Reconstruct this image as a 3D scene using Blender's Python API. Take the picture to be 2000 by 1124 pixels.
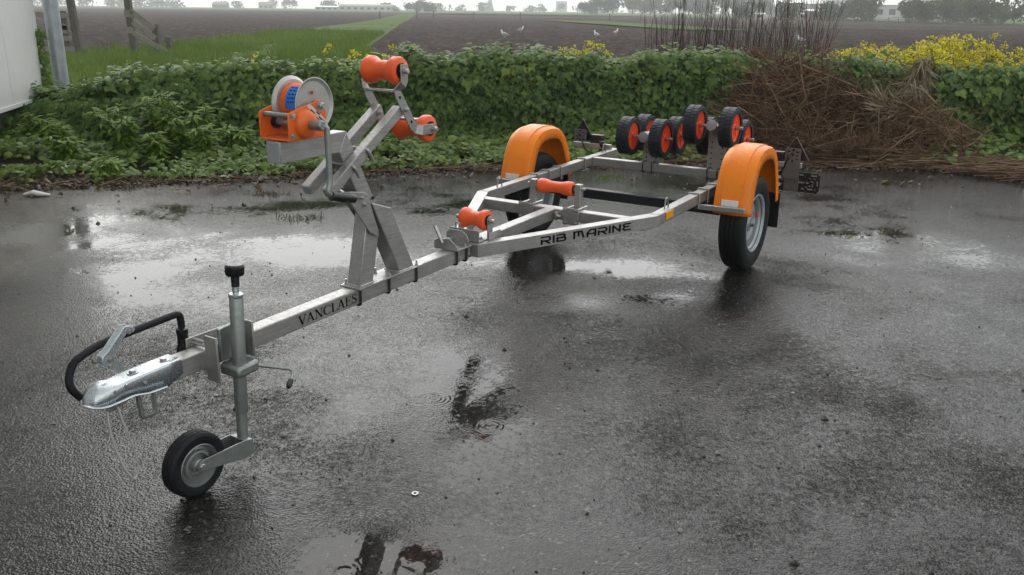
import bpy, math, random
import numpy as np
from mathutils import Vector, Matrix
R = math.radians
rng = np.random.default_rng(7)
random.seed(7)
for o in list(bpy.data.objects): bpy.data.objects.remove(o)
S = bpy.context.scene
COL = S.collection

# ------------------------------------------------------------------ camera
cd = bpy.data.cameras.new('camera'); cam = bpy.data.objects.new('camera', cd); COL.objects.link(cam)
cd.sensor_width = 36.0; cd.lens = 1702.4748 / 2000 * 36; cd.clip_start = 0.05; cd.clip_end = 6000
cam.matrix_world = Matrix.Translation((0, 0, 1.5)) @ Matrix.Rotation(math.pi/2 - 0.308, 4, 'X') @ Matrix.Rotation(0.0127, 4, 'Z')
S.camera = cam
# ------------------------------------------------------------------ sky and light (overcast)
SUN_EL, SUN_AZ = R(46), R(-12)
w = bpy.data.worlds.new('World'); S.world = w; w.use_nodes = True
nt = w.node_tree; bg = nt.nodes['Background']
sky = nt.nodes.new('ShaderNodeTexSky'); sky.sky_type = 'NISHITA'; sky.sun_disc = False
sky.sun_elevation = SUN_EL; sky.sun_rotation = SUN_AZ; sky.air_density = 1.6; sky.dust_density = 1.2; sky.ozone_density = 1.0
hs = nt.nodes.new('ShaderNodeHueSaturation'); hs.inputs['Saturation'].default_value = 0.10
nt.links.new(sky.outputs[0], hs.inputs['Color']); nt.links.new(hs.outputs[0], bg.inputs['Color'])
bg.inputs['Strength'].default_value = 0.15
sd = bpy.data.lights.new('sun', 'SUN'); sd.energy = 0.5; sd.angle = R(75); sd.color = (1, .97, .93)
sun = bpy.data.objects.new('sun', sd); COL.objects.link(sun)
sun_dir = Vector((math.sin(SUN_AZ)*math.cos(SUN_EL), math.cos(SUN_AZ)*math.cos(SUN_EL), math.sin(SUN_EL)))
sun.rotation_euler = sun_dir.to_track_quat('Z', 'Y').to_euler()
S.view_settings.view_transform = 'Standard'; S.view_settings.look = 'None'
S.view_settings.gamma = 1; S.view_settings.exposure = 0.78
S.cycles.volume_bounces = 1
S.cycles.max_bounces = 6; S.cycles.diffuse_bounces = 2; S.cycles.glossy_bounces = 3; S.cycles.transmission_bounces = 2
S.cycles.transparent_max_bounces = 8

# ------------------------------------------------------------------ materials
class NT:
    def __init__(s, name):
        s.m = bpy.data.materials.new(name); s.m.use_nodes = True
        s.t = s.m.node_tree; s.b = s.t.nodes['Principled BSDF']; s.o = s.t.nodes['Material Output']
    def n(s, typ, **kw):
        nd = s.t.nodes.new('ShaderNode' + typ)
        for k, v in kw.items(): setattr(nd, k, v)
        return nd
    def put(s, sock, v):
        if hasattr(v, 'is_output') or isinstance(v, bpy.types.NodeSocket): s.t.links.new(v, sock)
        elif v is not None: sock.default_value = v
    def pos(s): return s.n('NewGeometry').outputs['Position']
    def obj(s): return s.n('TexCoord').outputs['Object']
    def noise(s, scale, detail=3, rough=.55, vec=None, dist=0):
        nd = s.n('TexNoise'); nd.inputs['Scale'].default_value = scale; nd.inputs['Detail'].default_value = detail
        nd.inputs['Roughness'].default_value = rough; nd.inputs['Distortion'].default_value = dist
        s.put(nd.inputs['Vector'], vec if vec is not None else s.obj()); return nd.outputs[0]
    def vor(s, scale, vec=None, feature='F1', out='Distance'):
        nd = s.n('TexVoronoi', feature=feature); nd.inputs['Scale'].default_value = scale
        s.put(nd.inputs['Vector'], vec if vec is not None else s.obj()); return nd.outputs[out]
    def ramp(s, fac, stops, interp='LINEAR'):
        nd = s.n('ValToRGB'); nd.color_ramp.interpolation = interp; el = nd.color_ramp.elements
        while len(el) < len(stops): el.new(.5)
        for e, (p, c) in zip(el, stops): e.position = p; e.color = (*c, 1) if isinstance(c, tuple) else (c, c, c, 1)
        s.put(nd.inputs[0], fac); return nd.outputs[0]
    def math(s, op, a, b=None, c=None, clamp=False):
        nd = s.n('Math', operation=op, use_clamp=clamp)
        for i, v in enumerate((a, b, c)):
            if v is not None: s.put(nd.inputs[i], v)
        return nd.outputs[0]
    def mapr(s, v, a, b, c=0, d=1, smooth=True):
        nd = s.n('MapRange', interpolation_type='SMOOTHSTEP' if smooth else 'LINEAR')
        s.put(nd.inputs[0], v)
        for i, x in enumerate((a, b, c, d)): s.put(nd.inputs[i+1], x)
        return nd.outputs[0]
    def mix(s, f, a, b, blend='MIX'):
        nd = s.n('Mix', data_type='RGBA', blend_type=blend)
        s.put(nd.inputs[0], f)
        for i, v in ((6, a), (7, b)):
            s.put(nd.inputs[i], (*v, 1) if isinstance(v, tuple) and len(v) == 3 else v)
        return nd.outputs[2]
    def fmix(s, f, a, b):
        nd = s.n('Mix', data_type='FLOAT'); s.put(nd.inputs[0], f); s.put(nd.inputs[2], a); s.put(nd.inputs[3], b); return nd.outputs[0]
    def bump(s, h, strength=.3, dist=.01, nrm=None):
        nd = s.n('Bump'); s.put(nd.inputs['Height'], h); s.put(nd.inputs['Strength'], strength); nd.inputs['Distance'].default_value = dist
        if nrm is not None: s.put(nd.inputs['Normal'], nrm)
        return nd.outputs[0]
    def set(s, **kw):
        names = dict(base='Base Color', rough='Roughness', metal='Metallic', normal='Normal', spec='Specular IOR Level', ior='IOR', coat='Coat Weight',
                     coatr='Coat Roughness', coatn='Coat Normal', trans='Transmission Weight', sheen='Sheen Weight', alpha='Alpha', sss='Subsurface Weight', coati='Coat IOR')
        for k, v in kw.items():
            if isinstance(v, tuple) and len(v) == 3 and k == 'base': v = (*v, 1)
            s.put(s.b.inputs[names[k]], v)
        return s.m

def droplets(a, scale=170, strength=.5):
    """small beads of rain lying on surfaces that face up"""
    P = a.obj()
    d = a.vor(scale, P); keep = a.noise(scale*.35, 1, .5, P)
    h = a.math('MULTIPLY', a.mapr(d, .42, .05), a.mapr(keep, .45, .62))
    nz = a.n('SeparateXYZ'); a.t.links.new(a.n('NewGeometry').outputs['Normal'], nz.inputs[0])
    up = a.mapr(nz.outputs[2], .15, .85, .0, 1.0)
    return a.bump(a.math('MULTIPLY', h, up), strength, .0026)

def paint(name, col, rough=.4, metal=0., var=.12, nscale=9, wet=True, dscale=170, dstr=.5, spec=.5, streak=0.):
    a = NT(name)
    f = a.noise(nscale, 4)
    lo = tuple(c*(1-var) for c in col); hi = tuple(min(1, c*(1+var)) for c in col)
    c = a.ramp(f, [(.3, lo), (.7, hi)])
    if streak:
        mp = a.n('Mapping'); mp.inputs['Scale'].default_value = (4, 60, 60); a.t.links.new(a.obj(), mp.inputs[0])
        sN = a.noise(3, 5, .7, mp.outputs[0]); c = a.mix(a.mapr(sN, .35, .7, 0, streak), c, tuple(x*.55 for x in col))
    r = a.mapr(a.noise(nscale*6, 3), .3, .7, max(.02, rough-.09), rough+.1)
    a.set(base=c, rough=r, metal=metal, spec=spec)
    if wet: a.set(normal=droplets(a, dscale, dstr))
    return a.m
M = {}
M['steel'] = paint('stainless_steel', (.42, .412, .395), .42, .64, .14, 11, dscale=130, dstr=.8, streak=.6)
M['galv'] = paint('galvanised_steel', (.29, .315, .30), .42, .7, .12, 30, dscale=140, dstr=.4)
M['zinc'] = paint('bright_zinc', (.58, .63, .65), .30, .85, .10, 26, dscale=110, dstr=.22)
M['bolt'] = paint('bolt_steel', (.48, .48, .47), .34, .9, .15, 50, wet=False)
M['darkbolt'] = paint('dark_bolt_steel', (.08, .085, .085), .35, .7, .15, 50, wet=False)
M['orange'] = paint('orange_mudguard_plastic', (.90, .235, .010), .34, 0, .06, 4, dscale=120, dstr=.8, spec=.35)
M['bracket'] = paint('dull_grey_bracket', (.13, .13, .125), .5, .4, .15, 20)
M['winch_orange'] = paint('orange_winch_paint', (.80, .15, .018), .38, 0, .08, 10, dscale=190)
M['roller'] = paint('orange_red_polyurethane', (.86, .115, .02), .42, 0, .08, 12, dscale=190, dstr=.45)
M['red_rim'] = paint('red_plastic_rim', (.86, .085, .014), .42, 0, .06, 12, dscale=190, dstr=.3)
M['rubber'] = paint('black_rubber', (.0085, .009, .0105), .58, 0, .3, 20, wet=True, dstr=.25, spec=.28)
M['tread'] = paint('roller_tread_rubber', (.016, .019, .026), .5, 0, .2, 20, wet=True, dstr=.25, spec=.35)
M['blackp'] = paint('black_plastic', (.011, .012, .013), .33, 0, .3, 20, dstr=.4)
M['axle'] = paint('black_painted_axle', (.010, .0125, .015), .4, 0, .3, 16, dstr=.7, dscale=110)
M['rim'] = paint('painted_wheel_rim', (.40, .43, .44), .38, .35, .1, 14)
M['spool'] = paint('grey_winch_spool', (.47, .47, .44), .42, .45, .12, 16, dscale=190)
M['strap'] = paint('orange_webbing', (.76, .13, .02), .75, 0, .15, 60, wet=False)
M['blue'] = paint('blue_strap_label', (.02, .16, .55), .55, 0, .12, 40, wet=False)
M['white_refl'] = paint('white_reflector', (.72, .70, .66), .32, 0, .08, 80, wet=True, dstr=.3)
M['amber'] = paint('amber_reflector', (.85, .36, .01), .25, 0, .08, 120, wet=True, dstr=.3)
M['red_refl'] = paint('red_reflector', (.45, .02, .015), .25, 0, .08, 90)
M['ink'] = paint('black_lettering_film', (.004, .004, .0045), .75, 0, .1, 20, wet=False, spec=.08)
M['ink_soft'] = paint('grey_print', (.12, .11, .10), .5, 0, .1, 20, wet=False)
M['sticker'] = paint('silver_label', (.60, .60, .58), .45, .2, .1, 30, wet=False)
M['grey_cap'] = paint('grey_end_cap', (.30, .31, .33), .45, 0, .06, 20, wet=True)
M['wire'] = paint('pvc_coated_wire', (.55, .55, .53), .4, .4, .1, 20, wet=False)

def asphalt():
    a = NT('wet_asphalt')
    P = a.pos()
    sx = a.n('SeparateXYZ'); a.t.links.new(P, sx.inputs[0])
    # where water stands: slow dips in the surface plus a few known hollows
    base = a.noise(.55, 5, .55, P, .4)
    level = a.math('ADD', base, a.math('MULTIPLY', a.noise(2.6, 4, .6, P, .3), .35))
    hollows = [(-2.2, 5.7, 2.1, 1.1, .20), (-1.0, 6.7, 2.4, .6, .16), (-.9, 5.4, 1.2, .6, .15), (.65, 5.15, 1.0, .33, .24), (-.13, 3.22, .32, .75, .30), (-.32, 2.15, .5, .26, .28), (1.0, 4.45, .9, .4, .11),
               (1.95, 3.05, .55, .42, .20), (-.75, 4.3, .8, .5, .12), (.55, 4.5, .5, .22, .14), (-2.0, 4.4, .9, .8, .10), (2.9, 6.4, 2.6, 1.5, .13), (1.0, 7.6, 2.6, .7, .12), (-.1, 2.0, .9, .35, .10), (-1.45, 2.6, .42, .6, .16), (1.3, 4.55, .8, .25, .14)]
    for hx, hy, rx, ry, amp in hollows:
        d = a.n('VectorMath', operation='SUBTRACT'); a.t.links.new(P, d.inputs[0]); d.inputs[1].default_value = (hx, hy, 0)
        m = a.n('VectorMath', operation='MULTIPLY'); a.t.links.new(d.outputs[0], m.inputs[0]); m.inputs[1].default_value = (1/rx, 1/ry, 0)
        l = a.n('VectorMath', operation='LENGTH'); a.t.links.new(m.outputs[0], l.inputs[0])
        level = a.math('ADD', level, a.mapr(l.outputs['Value'], 1.25, .0, 0, amp))
    fine = a.noise(34, 3, .6, P)
    level = a.math('ADD', level, a.math('MULTIPLY', a.math('SUBTRACT', fine, .5), .34))
    pud = a.mapr(level, .70, .98)                       # 1 = standing water
    film = a.mapr(level, .40, .72)                      # wetter texture
    # aggregate
    cells = a.n('TexVoronoi'); cells.inputs['Scale'].default_value = 115; a.t.links.new(P, cells.inputs['Vector'])
    stone = cells.outputs['Distance']
    cv = a.n('SeparateXYZ'); a.t.links.new(cells.outputs['Color'], cv.inputs[0])
    col = a.ramp(cv.outputs[0], [(0, (.009, .009, .009)), (.55, (.016, .016, .0158)), (.85, (.028, .027, .0255)), (.975, (.045, .043, .040)), (1, (.13, .125, .115))])
    tone = a.ramp(a.noise(.8, 5, .6, P), [(.3, (.72, .70, .68)), (.7, (1.25, 1.22, 1.18))])
    col = a.mix(1.0, col, tone, 'MULTIPLY')
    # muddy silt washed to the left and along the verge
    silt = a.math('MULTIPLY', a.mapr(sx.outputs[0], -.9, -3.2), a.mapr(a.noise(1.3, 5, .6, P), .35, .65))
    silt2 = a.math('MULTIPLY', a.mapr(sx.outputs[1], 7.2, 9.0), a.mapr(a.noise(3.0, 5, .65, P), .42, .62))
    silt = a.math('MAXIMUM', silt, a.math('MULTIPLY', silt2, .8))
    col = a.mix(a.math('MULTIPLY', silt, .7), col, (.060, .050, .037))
    slab = a.math('MULTIPLY', a.mapr(a.math('ADD', sx.outputs[0], a.math('MULTIPLY', a.noise(1.6, 4, .6, P), .9)), -1.95, -2.6), a.mapr(a.math('ADD', sx.outputs[1], a.math('MULTIPLY', a.noise(1.9, 4, .6, P), .8)), 4.9, 5.7))  # paler tone blended into the asphalt colour at the far left; no separate slab
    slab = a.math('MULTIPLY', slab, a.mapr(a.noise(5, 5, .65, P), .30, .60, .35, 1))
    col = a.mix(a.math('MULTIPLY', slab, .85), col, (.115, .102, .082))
    col = a.mix(a.math('MULTIPLY', pud, .35), col, (.022, .021, .019))
    # relief: stones, pits, and a lumpy wear
    h = a.math('SUBTRACT', 1.0, a.mapr(stone, .05, .75))
    h = a.math('ADD', a.math('MULTIPLY', h, .55), a.math('MULTIPLY', a.noise(62, 4, .62, P), 1.1))
    h = a.math('ADD', h, a.math('MULTIPLY', a.noise(16, 3, .55, P), .8))
    ck = a.n('TexVoronoi', feature='DISTANCE_TO_EDGE'); ck.inputs['Scale'].default_value = 1.1
    wv = a.n('VectorMath', operation='MULTIPLY_ADD'); nc = a.n('TexNoise'); nc.inputs['Scale'].default_value = 3.5; nc.inputs['Detail'].default_value = 6; a.t.links.new(P, nc.inputs['Vector']); a.t.links.new(nc.outputs['Color'], wv.inputs[0]); wv.inputs[1].default_value = (.55, .55, 0); a.t.links.new(P, wv.inputs[2]); a.t.links.new(wv.outputs[0], ck.inputs['Vector'])
    crack = a.math('MULTIPLY', a.mapr(ck.outputs['Distance'], .009, .002), a.mapr(a.noise(.9, 2, .5, P), .62, .70))
    h = a.math('SUBTRACT', h, a.math('MULTIPLY', crack, 1.6)); col = a.mix(crack, col, (.004, .004, .004))
    # rings made by raindrops, only where water stands
    vr = a.n('TexVoronoi'); vr.inputs['Scale'].default_value = 4.6; vr.inputs['Randomness'].default_value = .9
    flat = a.n('VectorMath', operation='MULTIPLY'); a.t.links.new(P, flat.inputs[0]); flat.inputs[1].default_value = (1, 1, 0)
    a.t.links.new(flat.outputs[0], vr.inputs['Vector'])
    vc = a.n('SeparateXYZ'); a.t.links.new(vr.outputs['Color'], vc.inputs[0])
    rd = vr.outputs['Distance']
    size = a.mapr(vc.outputs[1], 0, 1, .12, .42)
    ring = a.math('MULTIPLY', a.math('SINE', a.math('MULTIPLY', rd, 72)), a.mapr(rd, size, a.math('MULTIPLY', size, .35)))
    ring = a.math('MULTIPLY', a.math('MULTIPLY', ring, a.mapr(vc.outputs[0], .50, .58)), a.mapr(sx.outputs[1], 5.6, 3.6, .0, 1.0))
    hn = a.bump(h, a.fmix(film, .95, .24), .0105)
    hw = a.bump(a.math('ADD', ring, a.math('MULTIPLY', a.noise(9, 2, .5, P), .30)), .30, .0030)
    mx = a.n('Mix', data_type='VECTOR'); a.put(mx.inputs[0], pud); a.put(mx.inputs[4], hn); a.put(mx.inputs[5], hw)
    nrm = a.n('VectorMath', operation='NORMALIZE'); a.t.links.new(mx.outputs[1], nrm.inputs[0])
    rough = a.fmix(pud, a.fmix(film, .085, .06), .02)
    porous = a.mapr(a.math('ADD', a.math('MULTIPLY', a.noise(45, 3, .6, P), .6), a.math('MULTIPLY', a.noise(14, 3, .6, P), .4)), .38, .62, .16, .58)
    return a.set(base=col, rough=rough, normal=nrm.outputs[0], ior=1.34, spec=a.fmix(film, porous, a.fmix(pud, a.math('ADD', a.math('MULTIPLY', porous, .5), .27), .5)))
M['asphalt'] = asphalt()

def soil(name, c0, c1, c2, s1, s2, bumpd=.03, rough=.95, spec=.06):
    a = NT(name); P = a.pos()
    f = a.math('ADD', a.math('MULTIPLY', a.noise(s1, 5, .6, P), .6), a.math('MULTIPLY', a.noise(s2, 4, .65, P), .4))
    c = a.ramp(f, [(.35, c0), (.5, c1), (.66, c2)])
    return a.set(base=c, rough=rough, spec=spec, normal=a.bump(a.noise(s2*1.5, 4, .65, P), .8, bumpd))
M['verge'] = soil('verge_soil', (.018, .014, .010), (.035, .026, .017), (.03, .04, .014), .9, 14, .03)
M['field'] = soil('ploughed_earth', (.018, .012, .0095), (.034, .0235, .019), (.10, .075, .060), .6, 7, .12, .9, .06)
M['meadow'] = soil('meadow_grass', (.045, .075, .018), (.075, .115, .03), (.11, .15, .045), .12, 3, .05)
M['ground'] = soil('earth', (.035, .04, .02), (.05, .06, .026), (.07, .08, .035), .01, .4, .05)

def leafmat(name, stops, rough=.45, sss=.0, spec=.3, vein=True):
    a = NT(name)
    at = a.n('Attribute', attribute_name='rnd')
    c = a.ramp(at.outputs['Fac'], stops)
    c = a.mix(a.mapr(a.noise(60, 2, .5, a.pos()), .35, .65, 0, .35), c, a.mix(1, c, (.62, .66, .6), 'MULTIPLY'))
    a.set(base=c, rough=rough, spec=spec)
    tr = a.n('BsdfTranslucent'); a.put(tr.inputs[0], a.mix(.5, c, (.20, .30, .04)))
    ms = a.n('MixShader'); ms.inputs[0].default_value = .18
    a.t.links.new(a.b.outputs[0], ms.inputs[1]); a.t.links.new(tr.outputs[0], ms.inputs[2]); a.t.links.new(ms.outputs[0], a.o.inputs[0])
    return a.m
M['ivy'] = leafmat('ivy_leaf', [(0, (.050, .098, .026)), (.5, (.105, .178, .042)), (.82, (.165, .245, .056)), (.96, (.23, .30, .065)), (1, (.24, .24, .04))], .46, spec=.2)
M['cover'] = leafmat('ground_cover_leaf', [(0, (.045, .090, .014)), (.5, (.085, .15, .020)), (.85, (.15, .215, .03)), (1, (.22, .24, .045))], .5)
M['weed'] = leafmat('weed_leaf', [(0, (.055, .115, .014)), (.6, (.105, .19, .02)), (1, (.17, .26, .03))], .5, spec=.18)
M['grass'] = leafmat('grass_blade', [(0, (.07, .115, .022)), (.5, (.12, .185, .04)), (.85, (.18, .235, .06)), (1, (.30, .27, .12))], .6, spec=.15)
M['petal'] = leafmat('yellow_petal', [(0, (.55, .46, .01)), (1, (.78, .68, .02))], .5)
M['dead'] = leafmat('dead_leaf', [(0, (.030, .018, .011)), (.6, (.065, .036, .020)), (1, (.13, .075, .04))], .45)
M['tree'] = leafmat('tree_foliage', [(0, (.026, .045, .018)), (.6, (.042, .068, .024)), (1, (.065, .095, .032))], .7, spec=.08)
M['frond'] = leafmat('dry_frond', [(0, (.14, .10, .065)), (.6, (.23, .175, .12)), (1, (.34, .28, .20))], .6)
M['twig'] = leafmat('dry_twig', [(0, (.065, .036, .022)), (.4, (.18, .10, .058)), (.75, (.30, .20, .12)), (1, (.46, .35, .22))], .6, spec=.2)
M['shoot'] = leafmat('bare_shoot_bark', [(0, (.050, .030, .026)), (.6, (.085, .050, .042)), (1, (.13, .085, .066))], .6)
M['bark'] = paint('bark', (.05, .038, .028), .8, 0, .4, 40, wet=False)
M['wood'] = paint('weathered_wood', (.085, .075, .060), .7, 0, .35, 18, wet=False, streak=.5)
M['wood_pale'] = paint('pale_weathered_wood', (.20, .19, .155), .75, 0, .3, 18, wet=False, streak=.5)
M['heapcore'] = soil('rotting_brush', (.020, .014, .010), (.035, .024, .016), (.06, .042, .028), 6, 30, .05)
M['core'] = soil('hedge_core', (.014, .022, .009), (.024, .036, .014), (.036, .045, .018), 3, 20, .04)
M['wall'] = paint('white_panel', (.58, .59, .565), .45, 0, .03, 1.2, wet=False)
M['trim'] = paint('dark_trim', (.10, .105, .10), .5, 0, .15, 6, wet=False)
M['pole'] = paint('galvanised_pole', (.34, .37, .39), .42, .5, .15, 9, wet=False)
M['farwall'] = paint('pale_render', (.42, .42, .40), .7, 0, .08, .5, wet=False)
M['farroof'] = paint('grey_roof', (.17, .17, .17), .6, 0, .12, .5, wet=False)
M['whiteroof'] = paint('white_sheet_roof', (.72, .74, .75), .5, 0, .05, .5, wet=False)
M['pane'] = paint('dark_window_pane', (.05, .06, .07), .15, 0, .2, 1, wet=False)
M['brickfar'] = paint('dark_brick', (.16, .10, .08), .8, 0, .15, 1, wet=False)
M['gull_white'] = paint('white_feathers', (.72, .72, .70), .7, 0, .06, 20, wet=False)
M['gull_grey'] = paint('grey_feathers', (.27, .28, .30), .7, 0, .1, 20, wet=False)
M['beak'] = paint('yellow_beak', (.55, .36, .03), .5, 0, .1, 20, wet=False)
M['scrap'] = paint('dirty_white_plastic', (.55, .54, .50), .4, 0, .2, 30, wet=True)

# ------------------------------------------------------------------ mesh helpers
def link(o, parent=None):
    COL.objects.link(o)
    if parent is not None: o.parent = parent
    return o
def tag(o, label=None, cat=None, group=None, kind=None):
    if label: o['label'] = label
    if cat: o['category'] = cat
    if group: o['group'] = group
    if kind: o['kind'] = kind
    return o
def empty(name, loc=(0, 0, 0), rz=0):
    o = bpy.data.objects.new(name, None); o.empty_display_size = .1; o.location = loc; o.rotation_euler = (0, 0, rz); return link(o)
def shade(me, ang=35):
    me.polygons.foreach_set('use_smooth', [True]*len(me.polygons)); me.set_sharp_from_angle(angle=R(ang))

class MB:
    def __init__(s): s.v = []; s.f = []
    def add(s, vs, fs):
        k = len(s.v); s.v += [tuple(map(float, p)) for p in vs]; s.f += [tuple(i+k for i in f) for f in fs]; return s
    def box(s, c, size, M3=None):
        hx, hy, hz = size[0]/2, size[1]/2, size[2]/2
        vs = [Vector((x, y, z)) for z in (-hz, hz) for y in (-hy, hy) for x in (-hx, hx)]
        if M3 is not None: vs = [M3 @ p for p in vs]
        c = Vector(c)
        return s.add([p+c for p in vs], [(0, 2, 3, 1), (4, 5, 7, 6), (0, 1, 5, 4), (2, 6, 7, 3), (0, 4, 6, 2), (1, 3, 7, 5)])
    def hexa(s, v8): return s.add(v8, [(0, 3, 2, 1), (4, 5, 6, 7), (0, 1, 5, 4), (1, 2, 6, 5), (2, 3, 7, 6), (3, 0, 4, 7)])
    def beam(s, p0, p1, wid, hgt, side=(0, 1, 0)):
        p0, p1 = Vector(p0), Vector(p1); d = (p1-p0).normalized(); b = Vector(side); b = (b - d*b.dot(d)).normalized(); u = b.cross(d)
        if u.z < 0: u = -u
        q = [(-1, -1), (1, -1), (1, 1), (-1, 1)]
        return s.hexa([p0+b*x*wid/2+u*y*hgt/2 for x, y in q] + [p1+b*x*wid/2+u*y*hgt/2 for x, y in q])
    def prism(s, poly, a, b, axis='y'):
        """polygon in the plane across axis, extruded from a to b"""
        def P(p, t): return (p[0], t, p[1]) if axis == 'y' else ((p[0], p[1], t) if axis == 'z' else (t, p[0], p[1]))
        n = len(poly)
        return s.add([P(p, a) for p in poly]+[P(p, b) for p in poly],
                     [tuple(range(n))[::-1], tuple(range(n, 2*n))] + [(i, (i+1) % n, n+(i+1) % n, n+i) for i in range(n)])
    def slab(s, poly, ztop, h):
        n = len(poly)
        return s.add([(x, y, ztop(x)-h) for x, y in poly]+[(x, y, ztop(x)) for x, y in poly],
                     [tuple(range(n))[::-1], tuple(range(n, 2*n))] + [(i, (i+1) % n, n+(i+1) % n, n+i) for i in range(n)])
    def tube(s, pts, r, n=10, cap=True):
        pts = [Vector(p) for p in pts]; rs = r if isinstance(r, (list, tuple)) else [r]*len(pts)
        d0 = (pts[1]-pts[0]).normalized(); u = d0.orthogonal().normalized(); k = len(s.v); m = len(pts)
        for i, p in enumerate(pts):
            d = (pts[min(i+1, m-1)]-pts[max(i-1, 0)]).normalized()
            u = (u - d*u.dot(d)).normalized(); b = d.cross(u)
            for j in range(n):
                t = 2*math.pi*j/n; s.v.append(tuple(p+(u*math.cos(t)+b*math.sin(t))*rs[i]))
        for i in range(m-1):
            for j in range(n):
                s.f.append((k+i*n+j, k+i*n+(j+1) % n, k+(i+1)*n+(j+1) % n, k+(i+1)*n+j))
        if cap: s.f.append(tuple(k+j for j in range(n))[::-1]); s.f.append(tuple(k+(m-1)*n+j for j in range(n)))
        return s
    def lathe(s, prof, c, axis, n=32, closed=False):
        """prof: list of (along, radius)"""
        c = Vector(c); ax = Vector(axis).normalized(); u = ax.orthogonal().normalized(); b = ax.cross(u); k = len(s.v); m = len(prof)
        for t, r in prof:
            for j in range(n):
                a = 2*math.pi*j/n; s.v.append(tuple(c+ax*t+(u*math.cos(a)+b*math.sin(a))*r))
        for i in range(m if closed else m-1):
            for j in range(n):
                i2 = (i+1) % m; s.f.append((k+i*n+j, k+i*n+(j+1) % n, k+i2*n+(j+1) % n, k+i2*n+j))
        if not closed: s.f.append(tuple(k+j for j in range(n))[::-1]); s.f.append(tuple(k+(m-1)*n+j for j in range(n)))
        return s
    def build(s, name, mat, parent=None, smooth=True, bevel=0, ang=35, seg=2, solid=0):
        me = bpy.data.meshes.new(name); me.from_pydata(s.v, [], s.f); me.update()
        me.materials.append(M[mat] if isinstance(mat, str) else mat)
        if smooth: shade(me, ang)
        o = link(bpy.data.objects.new(name, me), parent)
        if solid:
            md = o.modifiers.new('thickness', 'SOLIDIFY'); md.thickness = solid; md.offset = -1
        if bevel:
            md = o.modifiers.new('bevel', 'BEVEL'); md.width = bevel; md.segments = seg; md.limit_method = 'ANGLE'; md.angle_limit = R(40); md.harden_normals = False
        return o
def fillet(pts, r, n=5):
    """round the corners of a polyline"""
    pts = [Vector(p) for p in pts]; out = [pts[0]]
    for a, b, c in zip(pts, pts[1:], pts[2:]):
        d1 = (a-b); d2 = (c-b); q = min(r, d1.length*.49, d2.length*.49); p1 = b+d1.normalized()*q; p2 = b+d2.normalized()*q
        for i in range(n+1):
            t = i/n; out.append(p1*(1-t)**2+b*2*t*(1-t)+p2*t*t)
    out.append(pts[-1]); return out
def np_mesh(name, V, F, mat, parent=None, rnd=None, smooth=False):
    V = np.asarray(V, np.float32); F = np.asarray(F, np.int32); k = F.shape[1]
    me = bpy.data.meshes.new(name); me.vertices.add(len(V)); me.vertices.foreach_set('co', V.ravel())
    me.loops.add(F.size); me.loops.foreach_set('vertex_index', F.ravel())
    me.polygons.add(len(F)); me.polygons.foreach_set('loop_start', np.arange(0, F.size, k, dtype=np.int32))
    try: me.polygons.foreach_set('loop_total', np.full(len(F), k, np.int32))
    except Exception: pass
    if smooth: me.polygons.foreach_set('use_smooth', np.ones(len(F), bool))
    me.update(calc_edges=True); me.validate()
    if rnd is not None:
        at = me.attributes.new('rnd', 'FLOAT', 'FACE'); at.data.foreach_set('value', np.asarray(rnd, np.float32))
    me.materials.append(M[mat] if isinstance(mat, str) else mat)
    return link(bpy.data.objects.new(name, me), parent)
def nrmz(a): return a/np.maximum(np.linalg.norm(a, axis=1, keepdims=True), 1e-9)
def leaf_arrays(P, N, T, s, tpl, tris):
    P, N, T = map(lambda a: np.asarray(a, float), (P, N, T)); N = nrmz(N); T = nrmz(T-N*np.sum(T*N, 1, keepdims=True)); B = np.cross(N, T)
    tpl = np.asarray(tpl, float); s = np.asarray(s, float)[:, None, None]
    V = P[:, None, :] + s*(tpl[None, :, 0:1]*B[:, None, :]+tpl[None, :, 1:2]*T[:, None, :]+tpl[None, :, 2:3]*N[:, None, :])
    n, k = len(P), len(tpl); tris = np.asarray(tris)
    F = (tris[None]+(np.arange(n)*k)[:, None, None]).reshape(-1, tris.shape[1])
    return V.reshape(-1, 3), F, len(tris)
def scatter(name, P, N, T, s, tplset, mat, parent=None, rnd=None):
    tpl, tris = tplset; V, F, k = leaf_arrays(P, N, T, s, tpl, tris)
    r = rng.random(len(P)) if rnd is None else rnd
    return np_mesh(name, V, F, mat, parent, np.repeat(r, k))
def fan(outer, zc, zf):
    pts = [(x, y, zf(x, y)) for x, y in outer]; pts.append((0, zc[0], zc[1])); c = len(outer)
    return np.array(pts), np.array([(i, (i+1) % c, c) for i in range(c)])
IVY = fan([(0, 0), (.36, -.16), (.52, .22), (.24, .46), (0, 1), (-.24, .46), (-.52, .22), (-.36, -.16)], (.36, .06), lambda x, y: -.28*abs(x)-.12*max(0, y-.4))
ROUND = fan([(0, 0), (.34, .05), (.5, .42), (.3, .85), (0, 1), (-.3, .85), (-.5, .42), (-.34, .05)], (.45, .05), lambda x, y: -.22*abs(x)-.1*max(0, y-.5))
LANCE = (np.array([(0, 0, 0), (.16, .35, -.03), (0, 1, -.22), (-.16, .35, -.03), (0, .4, .04)]), np.array([(0, 1, 4), (1, 2, 4), (2, 3, 4), (3, 0, 4)]))
BLADE = (np.array([(-.5, 0, 0), (.5, 0, 0), (.35, .55, .06), (-.35, .55, .06), (0, 1, .22)]), np.array([(0, 1, 2), (0, 2, 3), (3, 2, 4)]))
CLUMP = (np.array([(-.5, -.35, 0), (.45, -.5, .1), (.55, .4, -.1), (-.1, .6, .12), (-.6, .25, 0)]), np.array([(0, 1, 2), (0, 2, 3), (0, 3, 4)]))
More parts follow.
